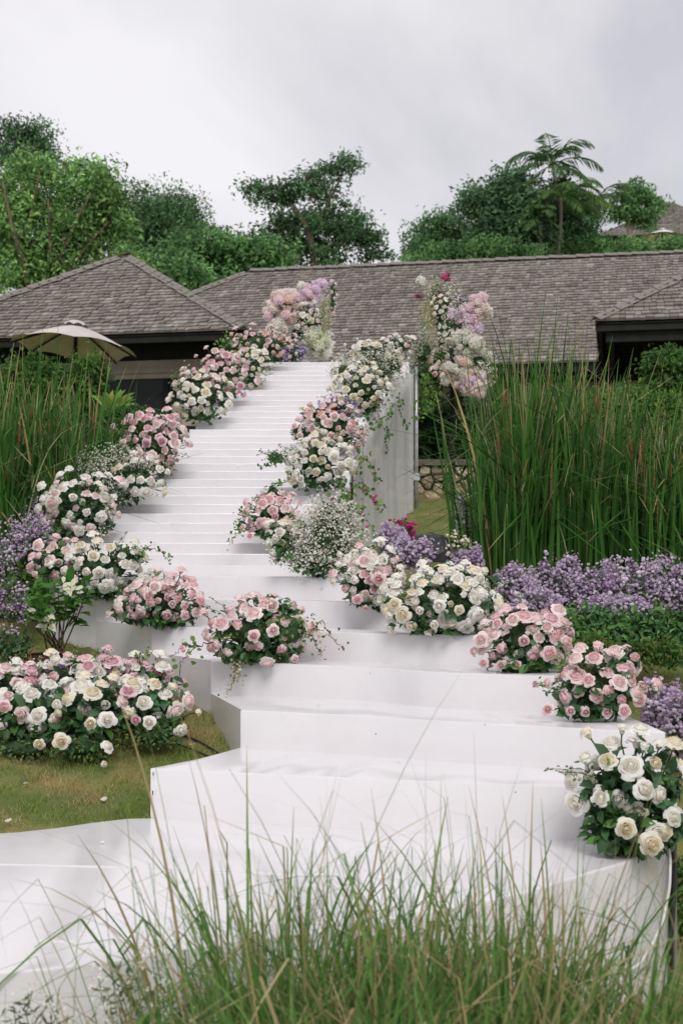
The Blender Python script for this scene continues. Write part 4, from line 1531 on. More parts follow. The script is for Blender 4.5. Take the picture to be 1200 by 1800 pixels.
PINKS = [lin(204, 100, 130), lin(190, 84, 116), lin(216, 130, 150)]
small_bush('small deep pink flower clump behind the white bed roses by the curved wall', 7.5, (250, 1230), (240, 1195, 62, 36), 130, PINKS, 251, [GREEN_M, GREEN_D * 1.4], .014, .03, name='pink_flower_clump')
small_bush('small deep pink flower clump behind the left end of the bed', 7.6, (60, 1215), (70, 1180, 66, 30), 90, PINKS, 252, [GREEN_M, GREEN_D * 1.4], .013, .03, name='pink_flower_clump')
small_bush('tiny blue flower clump between the pink clumps behind the bed', 7.45, (95, 1205), (98, 1178, 18, 16), 46, [lin(96, 96, 190), lin(120, 110, 200)], 253, [GREEN_M], .009, .025, 60, name='blue_flower_clump')
small_bush('dark leafy shrub with sparse lilac flowers at the left edge of the lawn', 8.2, (20, 1170), (18, 1125, 48, 40), 40, LAV, 254, [GREEN_M, GREEN_D * 1.2, GREEN_D], .01, .035, 420, name='leafy_shrub', cat='shrub')

asters = 'lilac aster plants along the reeds'
for k, (x, y, rx, ry, d, lab) in enumerate([
        (25, 975, 42, 66, 8.95, 'lilac aster plant at the left edge in front of the reeds'),
        (70, 935, 26, 50, 9.6, 'lilac aster plant beside the white roses at the left reeds'),
        (18, 1050, 36, 44, 8.6, 'low lilac aster plant at the left edge above the leafy shrub'),
        (62, 950, 32, 46, 8.9, 'lilac aster plant left of the fifth step roses')]):
    small_bush(lab, d, (x, y + ry), (x, y, rx, ry), 300, LAV, 260 + k, [GREEN_M, GREEN_D * 1.3], .011, .03, 160, name='aster_plant', cat='aster', group=asters)
for k, (x, y, rx, ry, d, lab) in enumerate([
        (722, 972, 40, 26, 8.2, 'lilac aster plant in front of the black covered box'),
        (688, 950, 22, 24, 8.5, 'lilac aster plant with magenta blossom left of the covered box'),
        (822, 990, 28, 32, 8.6, 'lilac aster plant between the covered box and the reeds'),
        (905, 1030, 42, 42, 8.5, 'lilac aster plant at the near left corner of the right reeds'),
        (975, 1015, 48, 50, 8.7, 'second lilac aster plant from the left in front of the right reeds'),
        (1045, 1035, 48, 46, 8.6, 'third lilac aster plant from the left in front of the right reeds'),
        (1110, 1030, 50, 54, 8.5, 'fourth lilac aster plant from the left in front of the right reeds'),
        (1180, 1035, 46, 52, 8.6, 'lilac aster plant at the right edge in front of the reeds'),
        (940, 1062, 44, 26, 8.1, 'low lilac aster plant behind the full pink roses'),
        (1080, 1070, 60, 26, 8.1, 'low lilac aster plant above the green ground cover'),
        (1165, 1245, 40, 46, 6.6, 'lilac aster plant at the right edge beside the second wide step'),
        (1195, 1275, 26, 56, 6.3, 'lilac aster plant behind the large white rose bush'),
        (822, 910, 24, 42, 10.5, 'tall lilac aster plant in front of the stone wall')]):
    small_bush(lab, d, (x, y + ry), (x, y, rx, ry), 420 if rx > 40 else 280, LAV, 270 + k, [GREEN_M * .8, GREEN_D], .0125, .028, 130, name='aster_plant', cat='aster', group=asters)
small_bush('magenta bougainvillea sprig above the lilac asters', 8.7, (700, 960), (705, 930, 22, 20), 40, [lin(208, 60, 140), lin(190, 40, 120)], 290, [GREEN_L, GREEN_M], .013, .03, 50, name='bougainvillea_sprig')
small_bush('white and green sprig between the covered box and the reeds', 8.6, (805, 975), (803, 950, 16, 18), 26, [lin(236, 234, 214)], 291, [GREEN_L, GREEN_Y * .8], .012, .03, 60, name='white_flower_sprig')

# ------------------------------------------------------------------ leafy plants
def leafy(name, label, cat, d, base, blobs, n, L, cols, seed, W=.5, group=None, mat='leaf', droop=.2, stem=True, kind7=False, core=True):
    g = np.random.default_rng(seed)
    root = thing(name, label, cat, pt(base[0], base[1], d), group)
    b = MB()
    area = np.array([q[2] * q[3] for q in blobs], float)
    for q, a in zip(blobs, area / area.sum()):
        x, y, rx, ry = q[:4]
        dd = q[4] if len(q) > 4 else 0
        Cc = pt(x, y, d + dd)
        rad = np.array([rx, (rx + ry) / 2, ry]) / F * (d + dd)
        m_ = max(20, int(n * a))
        ncl = max(5, m_ // 26)
        cd = rand_dirs(g, ncl)
        cd[:, 1] = np.where(g.random(ncl) < .6, -np.abs(cd[:, 1]), cd[:, 1])
        cr_ = g.uniform(.45, 1.02, (ncl, 1)) ** .6
        cl = Cc + cd * rad * cr_
        shade = g.uniform(.7, 1.35, ncl)
        k = g.integers(0, ncl, m_)
        sp = max(L * 1.5, rad.mean() * .2)
        P_ = cl[k] + g.normal(0, 1, (m_, 3)) * sp * .6
        out = unit((P_ - Cc) / rad)
        ax = unit(out + rand_dirs(g, m_) * .9 + np.array([0, 0, -droop]))
        nr = unit(out * .7 + np.array([0, -.3, .6]) + rand_dirs(g, m_) * .6)
        cc = np.array(cols)[g.integers(0, len(cols), m_)] * (shade[k] * g.uniform(.8, 1.2, m_))[:, None]
        LL = L * g.uniform(.65, 1.3, m_)
        b.add(*(leaves7 if kind7 else leaves4)(P_, ax, nr, LL, LL * W, cc))
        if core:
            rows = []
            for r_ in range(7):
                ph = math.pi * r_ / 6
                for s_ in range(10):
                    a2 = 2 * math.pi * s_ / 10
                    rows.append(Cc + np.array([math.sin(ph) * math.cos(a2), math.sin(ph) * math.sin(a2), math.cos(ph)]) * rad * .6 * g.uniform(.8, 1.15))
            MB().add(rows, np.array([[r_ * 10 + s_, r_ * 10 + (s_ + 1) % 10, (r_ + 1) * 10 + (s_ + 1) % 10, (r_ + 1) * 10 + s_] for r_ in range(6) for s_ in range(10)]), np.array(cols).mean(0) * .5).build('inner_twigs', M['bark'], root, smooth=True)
    b.build('foliage', M[mat], root, kind='stuff')
    return root, g


leafy('hedge', 'dense dark green hedge above the stone wall', 'hedge', 16.3, (800, 835), [(740, 770, 60, 78), (800, 760, 60, 76), (860, 770, 60, 74), (930, 775, 60, 70), (700, 780, 40, 60)], 9000, .075, [GREEN_D * .9, GREEN_M * .8, GREEN_D * .6], 301, mat='gloss_leaf')
leafy('shrub', 'bright green trimmed shrub behind the left reeds', 'shrub', 14.0, (110, 760), [(60, 690, 70, 60), (150, 680, 38, 52), (165, 665, 25, 30)], 5200, .06, [GREEN_M, GREEN_L * .8, GREEN_M * .8], 302)
leafy('shrub', 'small-leaved dark shrub between the left reeds and the pink roses', 'shrub', 12.3, (225, 820), [(222, 765, 46, 46), (205, 735, 30, 24), (255, 735, 36, 20)], 3600, .035, [GREEN_M, GREEN_D * 1.3, GREEN_L * .8], 303)
leafy('shrub', 'round light green shrub at the right edge by the porch', 'shrub', 18.0, (1175, 695), [(1172, 652, 44, 42)], 2600, .075, [GREEN_M * 1.1, GREEN_L * .75, GREEN_D * 1.3], 304)
leafy('shrub', 'loose green shrub behind the right reeds below the round shrub', 'shrub', 15.5, (1120, 770), [(1110, 720, 66, 36), (1040, 720, 40, 28), (1180, 730, 44, 36)], 4200, .06, [GREEN_L * .8, GREEN_M, GREEN_L], 305)
leafy('ground_cover', 'glossy green leafy ground cover below the lilac asters on the right', 'plant', 7.8, (1070, 1160), [(1050, 1120, 46, 36), (1120, 1115, 46, 34), (1185, 1120, 34, 42), (1010, 1100, 30, 24)], 3200, .05, [GREEN_M, GREEN_D * 1.4, GREEN_M * 1.3], 306, mat='gloss_leaf', kind7=True)
leafy('ground_cover', 'low fern-like green ground cover at the edge of the brown lawn', 'plant', 7.4, (1060, 1165), [(1045, 1140, 36, 22), (1150, 1145, 46, 20)], 1500, .03, [GREEN_M, GREEN_Y * .5, GREEN_M], 307)
leafy('leafy_shrub', 'green leafy plant at the left edge beside the lilac asters', 'plant', 8.9, (30, 1000), [(45, 1010, 40, 20), (85, 965, 18, 16)], 380, .055, [GREEN_M, GREEN_L * .8], 308, kind7=True)
leafy('ground_cover', 'mossy low green plants at the right edge behind the white cable', 'plant', 5.6, (1195, 1620), [(1200, 1560, 14, 60), (1200, 1640, 24, 40)], 900, .03, [GREEN_M, GREEN_Y * .6], 309)

# variegated long-leaved plant behind the left reeds
root = thing('long_leaved_plant', 'long yellow-green strap leaves fanning out behind the left reeds', 'plant', pt(195, 730, 13.0))
g = np.random.default_rng(311)
for k in range(16):
    a = g.uniform(-.9, 1.2)
    tipx, tipy = 195 + 52 * math.sin(a) + g.uniform(-6, 6), 725 - 42 * math.cos(a) + g.uniform(-6, 10)
    p0, p2 = pt(195 + g.uniform(-6, 6), 728, 13.0), pt(tipx, tipy, 13.0 + g.uniform(-.25, .15))
    p1 = (p0 + p2) / 2 + np.array([0, 0, .07])
    P_ = np.array([(1 - t) ** 2 * p0 + 2 * t * (1 - t) * p1 + t * t * p2 for t in np.linspace(0, 1, 6)])
    w = np.array([.012, .022, .026, .022, .014, .002])
    wd = unit(np.cross(p2 - p0, np.array([0, -1, .3])))
    Vv = np.concatenate([P_ - wd * w[:, None], P_ + wd * w[:, None]])
    MB().add(Vv, np.array([[q, q + 1, 7 + q, 6 + q] for q in range(5)]), [GREEN_L, GREEN_Y, GREEN_L * 1.3][k % 3]).build('leaf', M['leaf'], root, smooth=True)

# mussaenda with large leaves and white bracts in a dark pot
root = thing('mussaenda_shrub', 'bright green large-leaved shrub with white bracts standing left of the stairs', 'shrub', pt(95, 1150, 8.15))
g = np.random.default_rng(321)
st = MB()
hub = pt(95, 1150, 8.15)
for k in range(15):
    top = pt(g.uniform(55, 160), g.uniform(1030, 1085), 8.15 + g.uniform(-.15, .15))
    st.tube([hub + np.array([g.uniform(-.08, .08), g.uniform(-.05, .05), 0]), (hub * .4 + top * .6) + rand_dirs(g, 1)[0] * .03, top], [.005, .004, .003], 5, (.07, .05, .03), cap=False)
    for j in range(9):
        ax = unit(np.array([g.normal(0, 1), g.normal(-.3, .8), g.uniform(-.3, .7)]))
        nr = unit(np.array([0, -.3, 1]) + rand_dirs(g, 1)[0] * .4)
        s_ = unit(np.cross(ax, nr))
        q = Matrix((s_, ax, np.cross(s_, ax))).transposed().to_quaternion()
        L_ = g.uniform(.07, .12)
        o = inst('leaf', bpy.data.meshes['mussaenda_leaf'] if 'mussaenda_leaf' in bpy.data.meshes else None, root, top + ax * L_ * .6 + np.array([0, 0, g.uniform(-.09, .04)]), q, L_) if 'mussaenda_leaf' in bpy.data.meshes else None
        if o is None:
            V, Fc, Cc = leaves7(np.zeros((1, 3)), np.array([[0, 1.0, 0]]), np.array([[0, 0, 1.0]]), 1.0, .55, np.array([[.07, .19, .035]]), .15)
            me = MB().add(V, Fc, Cc).mesh('mussaenda_leaf', smooth=True)
            me.materials.append(M['leaf'])
st.build('stems', M['bark'], root, kind='stuff')
V, Fc, Cc = leaves7(np.zeros((1, 3)), np.array([[0, 1.0, 0]]), np.array([[0, 0, 1.0]]), 1.0, .6, np.array([lin(236, 234, 212)]), .2)
br_me = MB().add(V, Fc, Cc).mesh('bract', smooth=True)
br_me.materials.append(M['petal'])
for (x, y, n_) in ((82, 1095, 12), (120, 1030, 8), (70, 1080, 5), (140, 1038, 4)):
    for j in range(n_):
        ax = unit(np.array([g.normal(0, .8), -.5, g.normal(-.5, .6)]))
        s_ = unit(np.cross(ax, np.array([.2, -1, .6])))
        inst('bract', br_me, root, pt(x + g.uniform(-14, 14), y + g.uniform(-12, 12), 8.0), Matrix((s_, ax, np.cross(s_, ax))).transposed().to_quaternion(), g.uniform(.04, .065))
ang = np.linspace(0, 2 * math.pi, 17)[:-1]
c0 = pt(85, 1150, 8.15)
Vv = []
for r_, z in ((.075, -.14), (.1, 0), (.105, .005), (.09, -.01)):
    Vv += [c0 + np.array([r_ * math.cos(a), r_ * math.sin(a), z]) for a in ang]
Fq = np.array([[r_ * 16 + k, r_ * 16 + (k + 1) % 16, r_ * 16 + 16 + (k + 1) % 16, r_ * 16 + 16 + k] for r_ in range(3) for k in range(16)])
pot = MB().add(Vv, [Fq, np.arange(48, 64)[None, :]]).build('plant_pot', M['pot'], loc=c0, smooth=False)
tag(pot, 'dark brown plant pot under the bright green shrub', 'pot')

# ------------------------------------------------------------------ cattail reeds
def reeds(label, X, D, n, seed, h=1.75, sp=.16, heads=6, grp='cattail reed clumps'):
    g = np.random.default_rng(seed)
    gz_ = float(ground_z(X, D)) - .02
    root = thing('cattail_clump', label, 'reeds', (X, D, gz_), grp)
    base = np.stack([X + g.normal(0, sp, n), D + g.normal(0, sp * .8, n), np.full(n, gz_)], 1)
    az_ = np.arctan2(base[:, 1] - D, base[:, 0] - X) + g.normal(0, .9, n)
    H = h * np.where(g.random(n) < .12, g.uniform(1.0, 1.2, n), g.uniform(.62, 1.02, n))
    tan = (.46, .36, .20)
    brown = (.15, .07, .028)
    tf = np.where(g.random(n) < .45, g.uniform(.05, .26, n), 0)
    dead = g.random(n) < .045
    V, Fc, Cc, P_ = blades(g, base, H, az_, np.abs(g.normal(.025, .055, n)), np.abs(g.normal(.08, .22, n)), g.uniform(.017, .034, n), 8, (.022, .080, .014), (.075, .195, .034), tan, tf, kink=.55, power=2.2, face=g.normal(0, .6, n))
    nv = 18
    Cc = Cc.reshape(n, nv, 3)
    Cc[dead] = np.array(tan) * g.uniform(.6, 1.1, (dead.sum(), 1, 1)) * np.array([.95, .88, .7])
    b = MB().add(V, Fc, Cc.reshape(-1, 3))
    m_ = n // 8          # blades that bend right over near the top
    V, Fc, Cc, P_ = blades(g, base[:m_], H[:m_] * .97, az_[:m_] + 1.5, np.abs(g.normal(.05, .09, m_)), g.uniform(1.4, 3.0, m_), g.uniform(.011, .019, m_), 12, (.12, .22, .06), (.30, .37, .17), tan, np.where(g.random(m_) < .5, .12, 0), power=7.0)
    b.add(V, Fc, Cc)
    b.build('blades', M['blade'], root, kind='stuff')
    for k in range(heads):
        x, y = X + g.normal(0, sp * .9), D - abs(g.normal(0, sp * .7))
        z1 = gz_ + h * g.uniform(.62, .9)
        ln = g.uniform(-.12, .12)
        top = np.array([x + ln, y, z1])
        bot = np.array([x, y, gz_])
        dirv = unit(top - bot)
        b = MB()
        b.tube([bot, top - dirv * .12], .004, 5, (.06, .10, .03), cap=False)
        b.tube([top - dirv * .13, top - dirv * .12, top - dirv * .02, top], [.004, .011, .011, .004], 7, np.array(brown) * g.uniform(.8, 1.3))
        b.tube([top, top + dirv * .09], [.003, .0015], 4, (.28, .2, .1), cap=False)
        b.build('seed_head', M['bark'], root, smooth=True)
    return root


rpos = [(1.14, 9.4, 120, 1.68), (1.22, 9.9, 210, 1.92), (1.34, 9.5, 240, 1.88), (1.52, 10.0, 240, 1.95), (1.70, 9.5, 240, 1.76), (1.88, 9.9, 230, 1.66), (2.06, 9.45, 230, 1.54), (2.28, 9.8, 230, 1.56), (2.45, 9.4, 220, 1.5)]
names = ['leftmost', 'second', 'third', 'fourth', 'fifth', 'sixth', 'seventh', 'eighth', 'rightmost']
for k, (X, D, n_, h_) in enumerate(rpos):
    reeds('tall cattail reed clump, %s of the row behind the right asters' % (names[k] if k in (0, 8) else names[k] + ' from the left'), X, D, n_, 400 + k, h_, .11, 4)
lpos = [(-2.64, 10.0, 280, 1.74), (-2.46, 9.6, 270, 1.68), (-2.30, 10.2, 280, 1.72), (-2.12, 9.9, 260, 1.66), (-2.0, 10.5, 230, 1.66)]
for k, (X, D, n_, h_) in enumerate(lpos):
    reeds('tall cattail reed clump, %s of the left reed bed under the parasol' % (['leftmost', 'second from the left', 'middle one', 'fourth from the left', 'rightmost'][k]), X, D, n_, 420 + k, h_, .095, 5)

# ------------------------------------------------------------------ foreground grass
def fg_grass(b, X, D, n, h, seed, sp=.12, lean=.10, bend=.5, w=1.0, kink=.45):
    g = np.random.default_rng(seed)
    gz_ = float(ground_z(X, D)) - .02
    base = np.stack([X + g.normal(0, sp, n), D + g.normal(0, sp, n), np.full(n, gz_)], 1)
    az_ = np.arctan2(base[:, 1] - D, base[:, 0] - X) + g.normal(0, .8, n)
    H = h * np.clip(g.normal(.9, .16, n), .4, 1.4)
    tf = np.where(g.random(n) < .25, g.uniform(.1, .5, n), 0)
    V, Fc, Cc, P_ = blades(g, base, H, az_, np.abs(g.normal(.03, lean, n)), np.abs(g.normal(.05, bend, n)), g.uniform(.004, .009, n) * w, 10, (.04, .13, .022), (.17, .28, .075), (.46, .38, .21), tf, kink=kink, power=2.0, face=g.normal(0, .7, n))
    dead = g.random(n) < .17
    Cc = Cc.reshape(n, 22, 3)
    Cc[dead] = np.array([.42, .33, .17]) * g.uniform(.7, 1.1, (dead.sum(), 1, 1))
    b.add(V, Fc, Cc.reshape(-1, 3))


fg = [(390, 3.1, 50, 1.16), (470, 3.5, 70, 1.20), (540, 2.9, 120, 1.03), (620, 3.3, 130, 1.10), (690, 2.8, 140, 1.0), (760, 3.2, 150, 1.08), (830, 2.9, 150, 1.02), (890, 3.4, 150, 1.12), (950, 2.8, 130, .97), (1020, 3.2, 120, 1.02), (1090, 2.9, 110, .90), (1170, 3.1, 110, .90), (1240, 2.8, 100, .86),
      (300, 3.3, 30, 1.1), (210, 2.9, 24, 1.0), (110, 3.2, 22, 1.0), (30, 3.0, 16, .95), (600, 2.3, 40, .94), (780, 2.25, 50, .95), (960, 2.3, 40, .90), (1120, 2.3, 36, .84)]
b = MB()
for k, (x, D, n_, h_) in enumerate(fg):
    X = (x - 600) / F * D
    fg_grass(b, X, D, n_ if n_ < 60 else int(n_ * .7), h_ * 1.04, 440 + k, .10 if n_ > 40 else .07, .14 if n_ > 40 else .3, .8, .62, .85)
    if n_ > 60:
        fg_grass(b, X, D + .1, int(n_ * 3.1), h_ * .83, 1440 + k, .13, .18, .9, 2.1, .75)
o = b.build('tall_grass', M['blade'], kind='stuff')
tag(o, 'blurred tall green and straw-tipped grass across the foreground', 'grass')
for k, (x, y, rx, ry) in enumerate([(60, 1790, 70, 60), (220, 1760, 60, 70), (330, 1800, 50, 50)]):
    arrangement(['blurred white wildflowers in the bottom left corner', 'blurred white wildflowers right of the corner ones at the bottom', 'blurred white wildflowers at the foot of the first dense grass'][k], 3.3, (x, y + ry * 2), [('gyp', (x, y, rx, ry), 0, 130, ['white', 'cream'], .0045)], 480 + k, 'white wildflowers in the foreground', name='wildflower_clump', leafk=.4, leafL=.02, skirt=False, cores=False)

# lawn grass, real blades where the lawn is near
g = np.random.default_rng(490)


def lawn(n, x0, x1, d0, d1, h, seed, test=None):
    g = np.random.default_rng(seed)
    X = g.uniform(x0, x1, n)
    D = g.uniform(d0, d1, n)
    if test is not None:
        k = test(X, D)
        X, D = X[k], D[k]
    n = len(X)
    base = np.stack([X, D, ground_z(X, D) - .004], 1)
    patch = np.sin(X * 5.1 + 1.3 * np.sin(D * 4.3)) * np.sin(D * 6.7 + X * 2.2) + .6 * np.sin(X * 13 + D * 9) + g.normal(0, .35, n)
    V, Fc, Cc, P_ = blades(g, base, h * g.uniform(.45, 1.3, n) * (1 + .45 * np.sin(X * 21 + D * 3) * np.sin(D * 17 - X * 5)), g.uniform(0, 6.28, n), np.abs(g.normal(.45, .4, n)), np.abs(g.normal(.5, .4, n)), g.uniform(.0022, .0042, n), 2, (.15, .24, .045), (.26, .33, .085))
    Cc = Cc.reshape(n, 6, 3)
    dry = np.clip((patch + .05) / .9, 0, 1)[:, None, None]
    Cc = Cc * (1 - dry) + np.array([.50, .37, .18]) * dry * g.uniform(.75, 1.15, (n, 1, 1))
    return V, Fc, Cc.reshape(-1, 3)


def off_stairs(X, D):
    # left lawn beyond the landing edge
    e = np.interp(X, [-2.6, -1.38, -.815, -.62, -.5, -.46], [5.28, 5.50, 5.84, 6.16, 6.47, 7.0])
    return D > e


b = MB().add(*lawn(46000, -2.3, -.42, 5.2, 7.4, .035, 491, off_stairs))
b.add(*lawn(9000, -2.4, -1.2, 7.4, 9.0, .04, 492))
b.add(*lawn(26000, .12, 2.6, 9.6, 15.6, .045, 493, lambda X, D: X > np.interp(D, [9, 11, 13, 15], [.2, .2, .45, .85])))
b.add(*lawn(12000, 1.4, 2.6, 5.2, 8.2, .035, 494))
o = b.build('lawn_grass', M['blade'], kind='stuff')
o['label'] = 'short green and straw-coloured lawn grass'
o['category'] = 'grass'

# ------------------------------------------------------------------ vines hanging over the curtain
def vine(label, paths, seed, leafn=16, L=.03, cols=(GREEN_L, GREEN_M), bloom=None, bn=0, stemc=(.09, .06, .035), name='trailing_vine'):
    g = np.random.default_rng(seed)
    p0 = paths[0][0]
    root = thing(name, label, 'vine', pt(*p0), 'vines trailing from the stair flowers')
    st, lf, fl = MB(), MB(), MB()
    for path in paths:
        K = np.array([pt(*q) for q in path])
        s = np.linspace(0, len(K) - 1, 6 * len(K))
        P_ = np.stack([np.interp(s, np.arange(len(K)), K[:, q]) for q in range(3)], 1)
        P_[1:-1] = (P_[:-2] + 2 * P_[1:-1] + P_[2:]) / 4
        P_ += g.normal(0, .006, P_.shape)
        st.tube(P_, np.linspace(.0032, .0014, len(P_)), 4, stemc, cap=False)
        idx = g.integers(0, len(P_), leafn)
        C = P_[idx] + g.normal(0, .022, (leafn, 3))
        cc = np.array(cols)[g.integers(0, len(cols), leafn)] * g.uniform(.7, 1.3, (leafn, 1))
        LL = L * g.uniform(.6, 1.3, leafn)
        lf.add(*leaves7(C, unit(rand_dirs(g, leafn) + np.array([0, -.2, -.7])), unit(rand_dirs(g, leafn) * .6 + np.array([0, -1, .4])), LL, LL * .75, cc))
        if bn:
            idx = g.integers(len(P_) // 3, len(P_), bn)
            C = P_[idx] + g.normal(0, .02, (bn, 3))
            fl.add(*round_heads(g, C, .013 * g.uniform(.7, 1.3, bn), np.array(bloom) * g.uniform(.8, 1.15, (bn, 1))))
    st.build('stem', M['bark'], root, kind='stuff')
    lf.build('foliage', M['leaf'], root, kind='stuff', smooth=True)
    if fl.n:
        fl.build('blossoms', M['petal'], root, kind='stuff', smooth=True)


MAG = lin(214, 70, 150)
vine('dark ivy strands hanging below the frothy top right blossoms', [[(680, 690, 13.2), (690, 740, 13.1), (678, 790, 13.0), (672, 810, 13.0)], [(660, 700, 12.9), (668, 745, 12.8), (684, 770, 12.8)], [(640, 715, 12.6), (650, 740, 12.5)], [(700, 690, 13.6), (705, 730, 13.6), (715, 750, 13.6)]], 501, 34, .034, (GREEN_M, GREEN_D * 1.6))
vine('yellow-green leafy vine in front of the curtain below the lilac sprays', [[(625, 745, 11.6), (640, 790, 11.4), (625, 830, 11.2), (650, 860, 11.1)], [(640, 760, 11.7), (665, 740, 11.8), (690, 720, 12)], [(630, 800, 11.2), (600, 830, 11), (615, 850, 11)], [(640, 800, 11.4), (660, 830, 11.3), (665, 850, 11.3)]], 502, 26, .034, (GREEN_L, GREEN_Y * .8, GREEN_M))
vine('bougainvillea vine with magenta blossoms beside the airy white cloud', [[(600, 850, 10.2), (625, 890, 9.9), (650, 920, 9.7), (660, 960, 9.5)], [(610, 860, 10.2), (600, 900, 9.8), (640, 950, 9.4)], [(625, 850, 10.3), (650, 870, 10.1), (668, 900, 10)], [(620, 870, 10), (585, 880, 9.9), (560, 900, 9.6)]], 503, 30, .036, (GREEN_L, GREEN_L * 1.2, GREEN_M), MAG, 6)
vine('thin green vine spreading over the steps left of the right white roses', [[(520, 820, 10.3), (490, 800, 10.2), (465, 795, 10.1), (455, 800, 10.1)], [(510, 840, 10.2), (480, 860, 10), (468, 880, 9.9)], [(500, 800, 10.3), (475, 812, 10.1), (462, 822, 10)]], 504, 22, .024, (GREEN_M, GREEN_D * 1.6))
vine('wispy pale vine over the steps beside the small pink roses', [[(450, 925, 9.2), (425, 930, 9.1), (410, 945, 9), (402, 960, 9)], [(450, 910, 9.2), (420, 905, 9.1), (425, 900, 9.1)]], 505, 16, .022, (GREEN_M, GREEN_L))
vine('leafy twig arching down beside the curved white side wall', [[(375, 1130, 7.1), (335, 1140, 7.0), (318, 1165, 6.95), (312, 1200, 6.9), (316, 1222, 6.9)], [(350, 1136, 7.05), (325, 1132, 7.0), (300, 1155, 6.98)]], 506, 7, .034, (GREEN_L, GREEN_L * 1.2), lin(226, 160, 170), 2, (.05, .03, .025))
vine('pale tassel vine hanging over the front of the third wide step', [[(415, 1150, 7.15), (413, 1180, 7.1), (408, 1205, 7.1), (400, 1218, 7.1)], [(418, 1160, 7.12), (420, 1190, 7.1)]], 507, 46, .016, ((.5, .47, .33), (.42, .42, .28), (.2, .2, .1)))
vine('fine dry spray reaching right from the left pink roses', [[(540, 1110, 7.15), (565, 1090, 7.1), (580, 1120, 7.1), (598, 1135, 7.1)], [(548, 1115, 7.1), (560, 1140, 7.1), (566, 1150, 7.1)], [(530, 1120, 7.1), (552, 1105, 7.1), (570, 1110, 7.1)]], 508, 20, .018, ((.4, .36, .24), GREEN_M, (.3, .28, .16)))
vine('green vine tumbling past the scaffold pole', [[(745, 660, 14.6), (740, 690, 14.55), (725, 720, 14.5)], [(755, 660, 14.6), (752, 700, 14.55), (740, 735, 14.5)], [(765, 680, 14.6), (745, 700, 14.55), (738, 740, 14.5)], [(770, 690, 14.7), (760, 710, 14.6), (748, 725, 14.6)]], 509, 34, .045, (GREEN_L, GREEN_M, GREEN_L * 1.1))
vine('little ivy sprigs poking onto the top steps', [[(640, 655, 13.4), (605, 655, 13.3), (582, 652, 13.3)]], 510, 18, .022, (GREEN_L, GREEN_M))
vine('thin curling vine over the edge of the left fifth step roses', [[(235, 975, 8.5), (262, 965, 8.45), (285, 970, 8.4), (300, 990, 8.4)], [(220, 970, 8.5), (240, 962, 8.45), (258, 972, 8.4)]], 511, 18, .022, (GREEN_M, GREEN_L))

# ------------------------------------------------------------------ small things
# black covered box
g = np.random.default_rng(520)
c0 = pt(742, 985, 9.4)
rows = []
prof = [(-.01, 1.0), (.05, 1.02), (.11, .98), (.155, .9), (.175, .74), (.18, .4)]
for z, s_ in prof:
    for k in range(24):
        a = 2 * math.pi * k / 24
        ex = .185 * math.copysign(abs(math.cos(a)) ** .45, math.cos(a)) * s_
        ey = .13 * math.copysign(abs(math.sin(a)) ** .45, math.sin(a)) * s_
        rows.append(c0 + np.array([ex * (1 + g.normal(0, .025)), ey * (1 + g.normal(0, .03)), z + g.normal(0, .006)]))
rows.append(c0 + np.array([0, 0, .182]))
Fq = np.array([[r_ * 24 + k, r_ * 24 + (k + 1) % 24, r_ * 24 + 24 + (k + 1) % 24, r_ * 24 + 24 + k] for r_ in range(5) for k in range(24)])
boxr = MB().add(rows, [Fq, np.array([[120 + k, 120 + (k + 1) % 24, 144] for k in range(24)])]).build('covered_box', M['black_plastic'], loc=c0)
tag(boxr, 'low box wrapped in crumpled black plastic on the lawn behind the asters', 'box')
b = MB().add([c0 + np.array(q) for q in ((.14, -.05, .13), (.2, -.03, .1), (.25, -.02, .14), (.2, 0, .075), (.17, .02, .06))], np.array([[0, 1, 2], [1, 3, 2], [0, 3, 1], [0, 4, 3]]))
o = b.build('plastic_flap', M['black_plastic'], boxr, loc=None)


def cable(name, label, P_, r_, mat):
    K = np.array(P_)
    s = np.linspace(0, len(K) - 1, 8 * len(K))
    Q = np.stack([np.interp(s, np.arange(len(K)), K[:, q]) for q in range(3)], 1)
    for _ in range(4):
        Q[1:-1] = (Q[:-2] + 2 * Q[1:-1] + Q[2:]) / 4
    tag(MB().tube(Q, r_, 6).build(name, mat, smooth=True), label, 'cable')


def gp(x, y, d, up=.012):
    p_ = pt(x, y, d)
    return (p_[0], d, float(ground_z(p_[0], d)) + up)


cable('cable', 'black cable lying on the lawn by the curved side wall', [gp(300, 1300, 6.85), gp(340, 1308, 6.72), gp(372, 1318, 6.6), gp(392, 1330, 6.52)], .005, M['rubber'])
cable('cable', 'second black cable along the foot of the curved side wall', [gp(322, 1290, 6.95), gp(350, 1300, 6.85), gp(375, 1312, 6.72), gp(398, 1325, 6.6)], .005, M['rubber'])
cable('cable', 'white cable running down the right end of the lowest landing', [pt(1172, 1480, 5.22), pt(1177, 1510, 5.15), pt(1176, 1560, 5.05), pt(1164, 1620, 4.95), pt(1148, 1655, 4.9), pt(1128, 1690, 4.85), pt(1080, 1730, 4.7)], .006, M['white_cable'])
cable('cable', 'dark cable beside the white one at the right landing end', [pt(1180, 1480, 5.25), pt(1186, 1520, 5.2), pt(1186, 1570, 5.12), pt(1180, 1640, 5.05), pt(1160, 1700, 4.95)], .006, M['rubber'])
pm = MB().add([(-.5, 0, .1), (-.2, -.4, .0), (.35, -.35, .12), (.5, 0, .2), (.3, .4, .05), (-.2, .35, 0), (.05, 0, -.05)], np.array([[k, (k + 1) % 6, 6] for k in range(6)]), lin(240, 226, 220)).mesh('fallen_petal', smooth=True)
pm.materials.append(M['petal'])
g = np.random.default_rng(530)
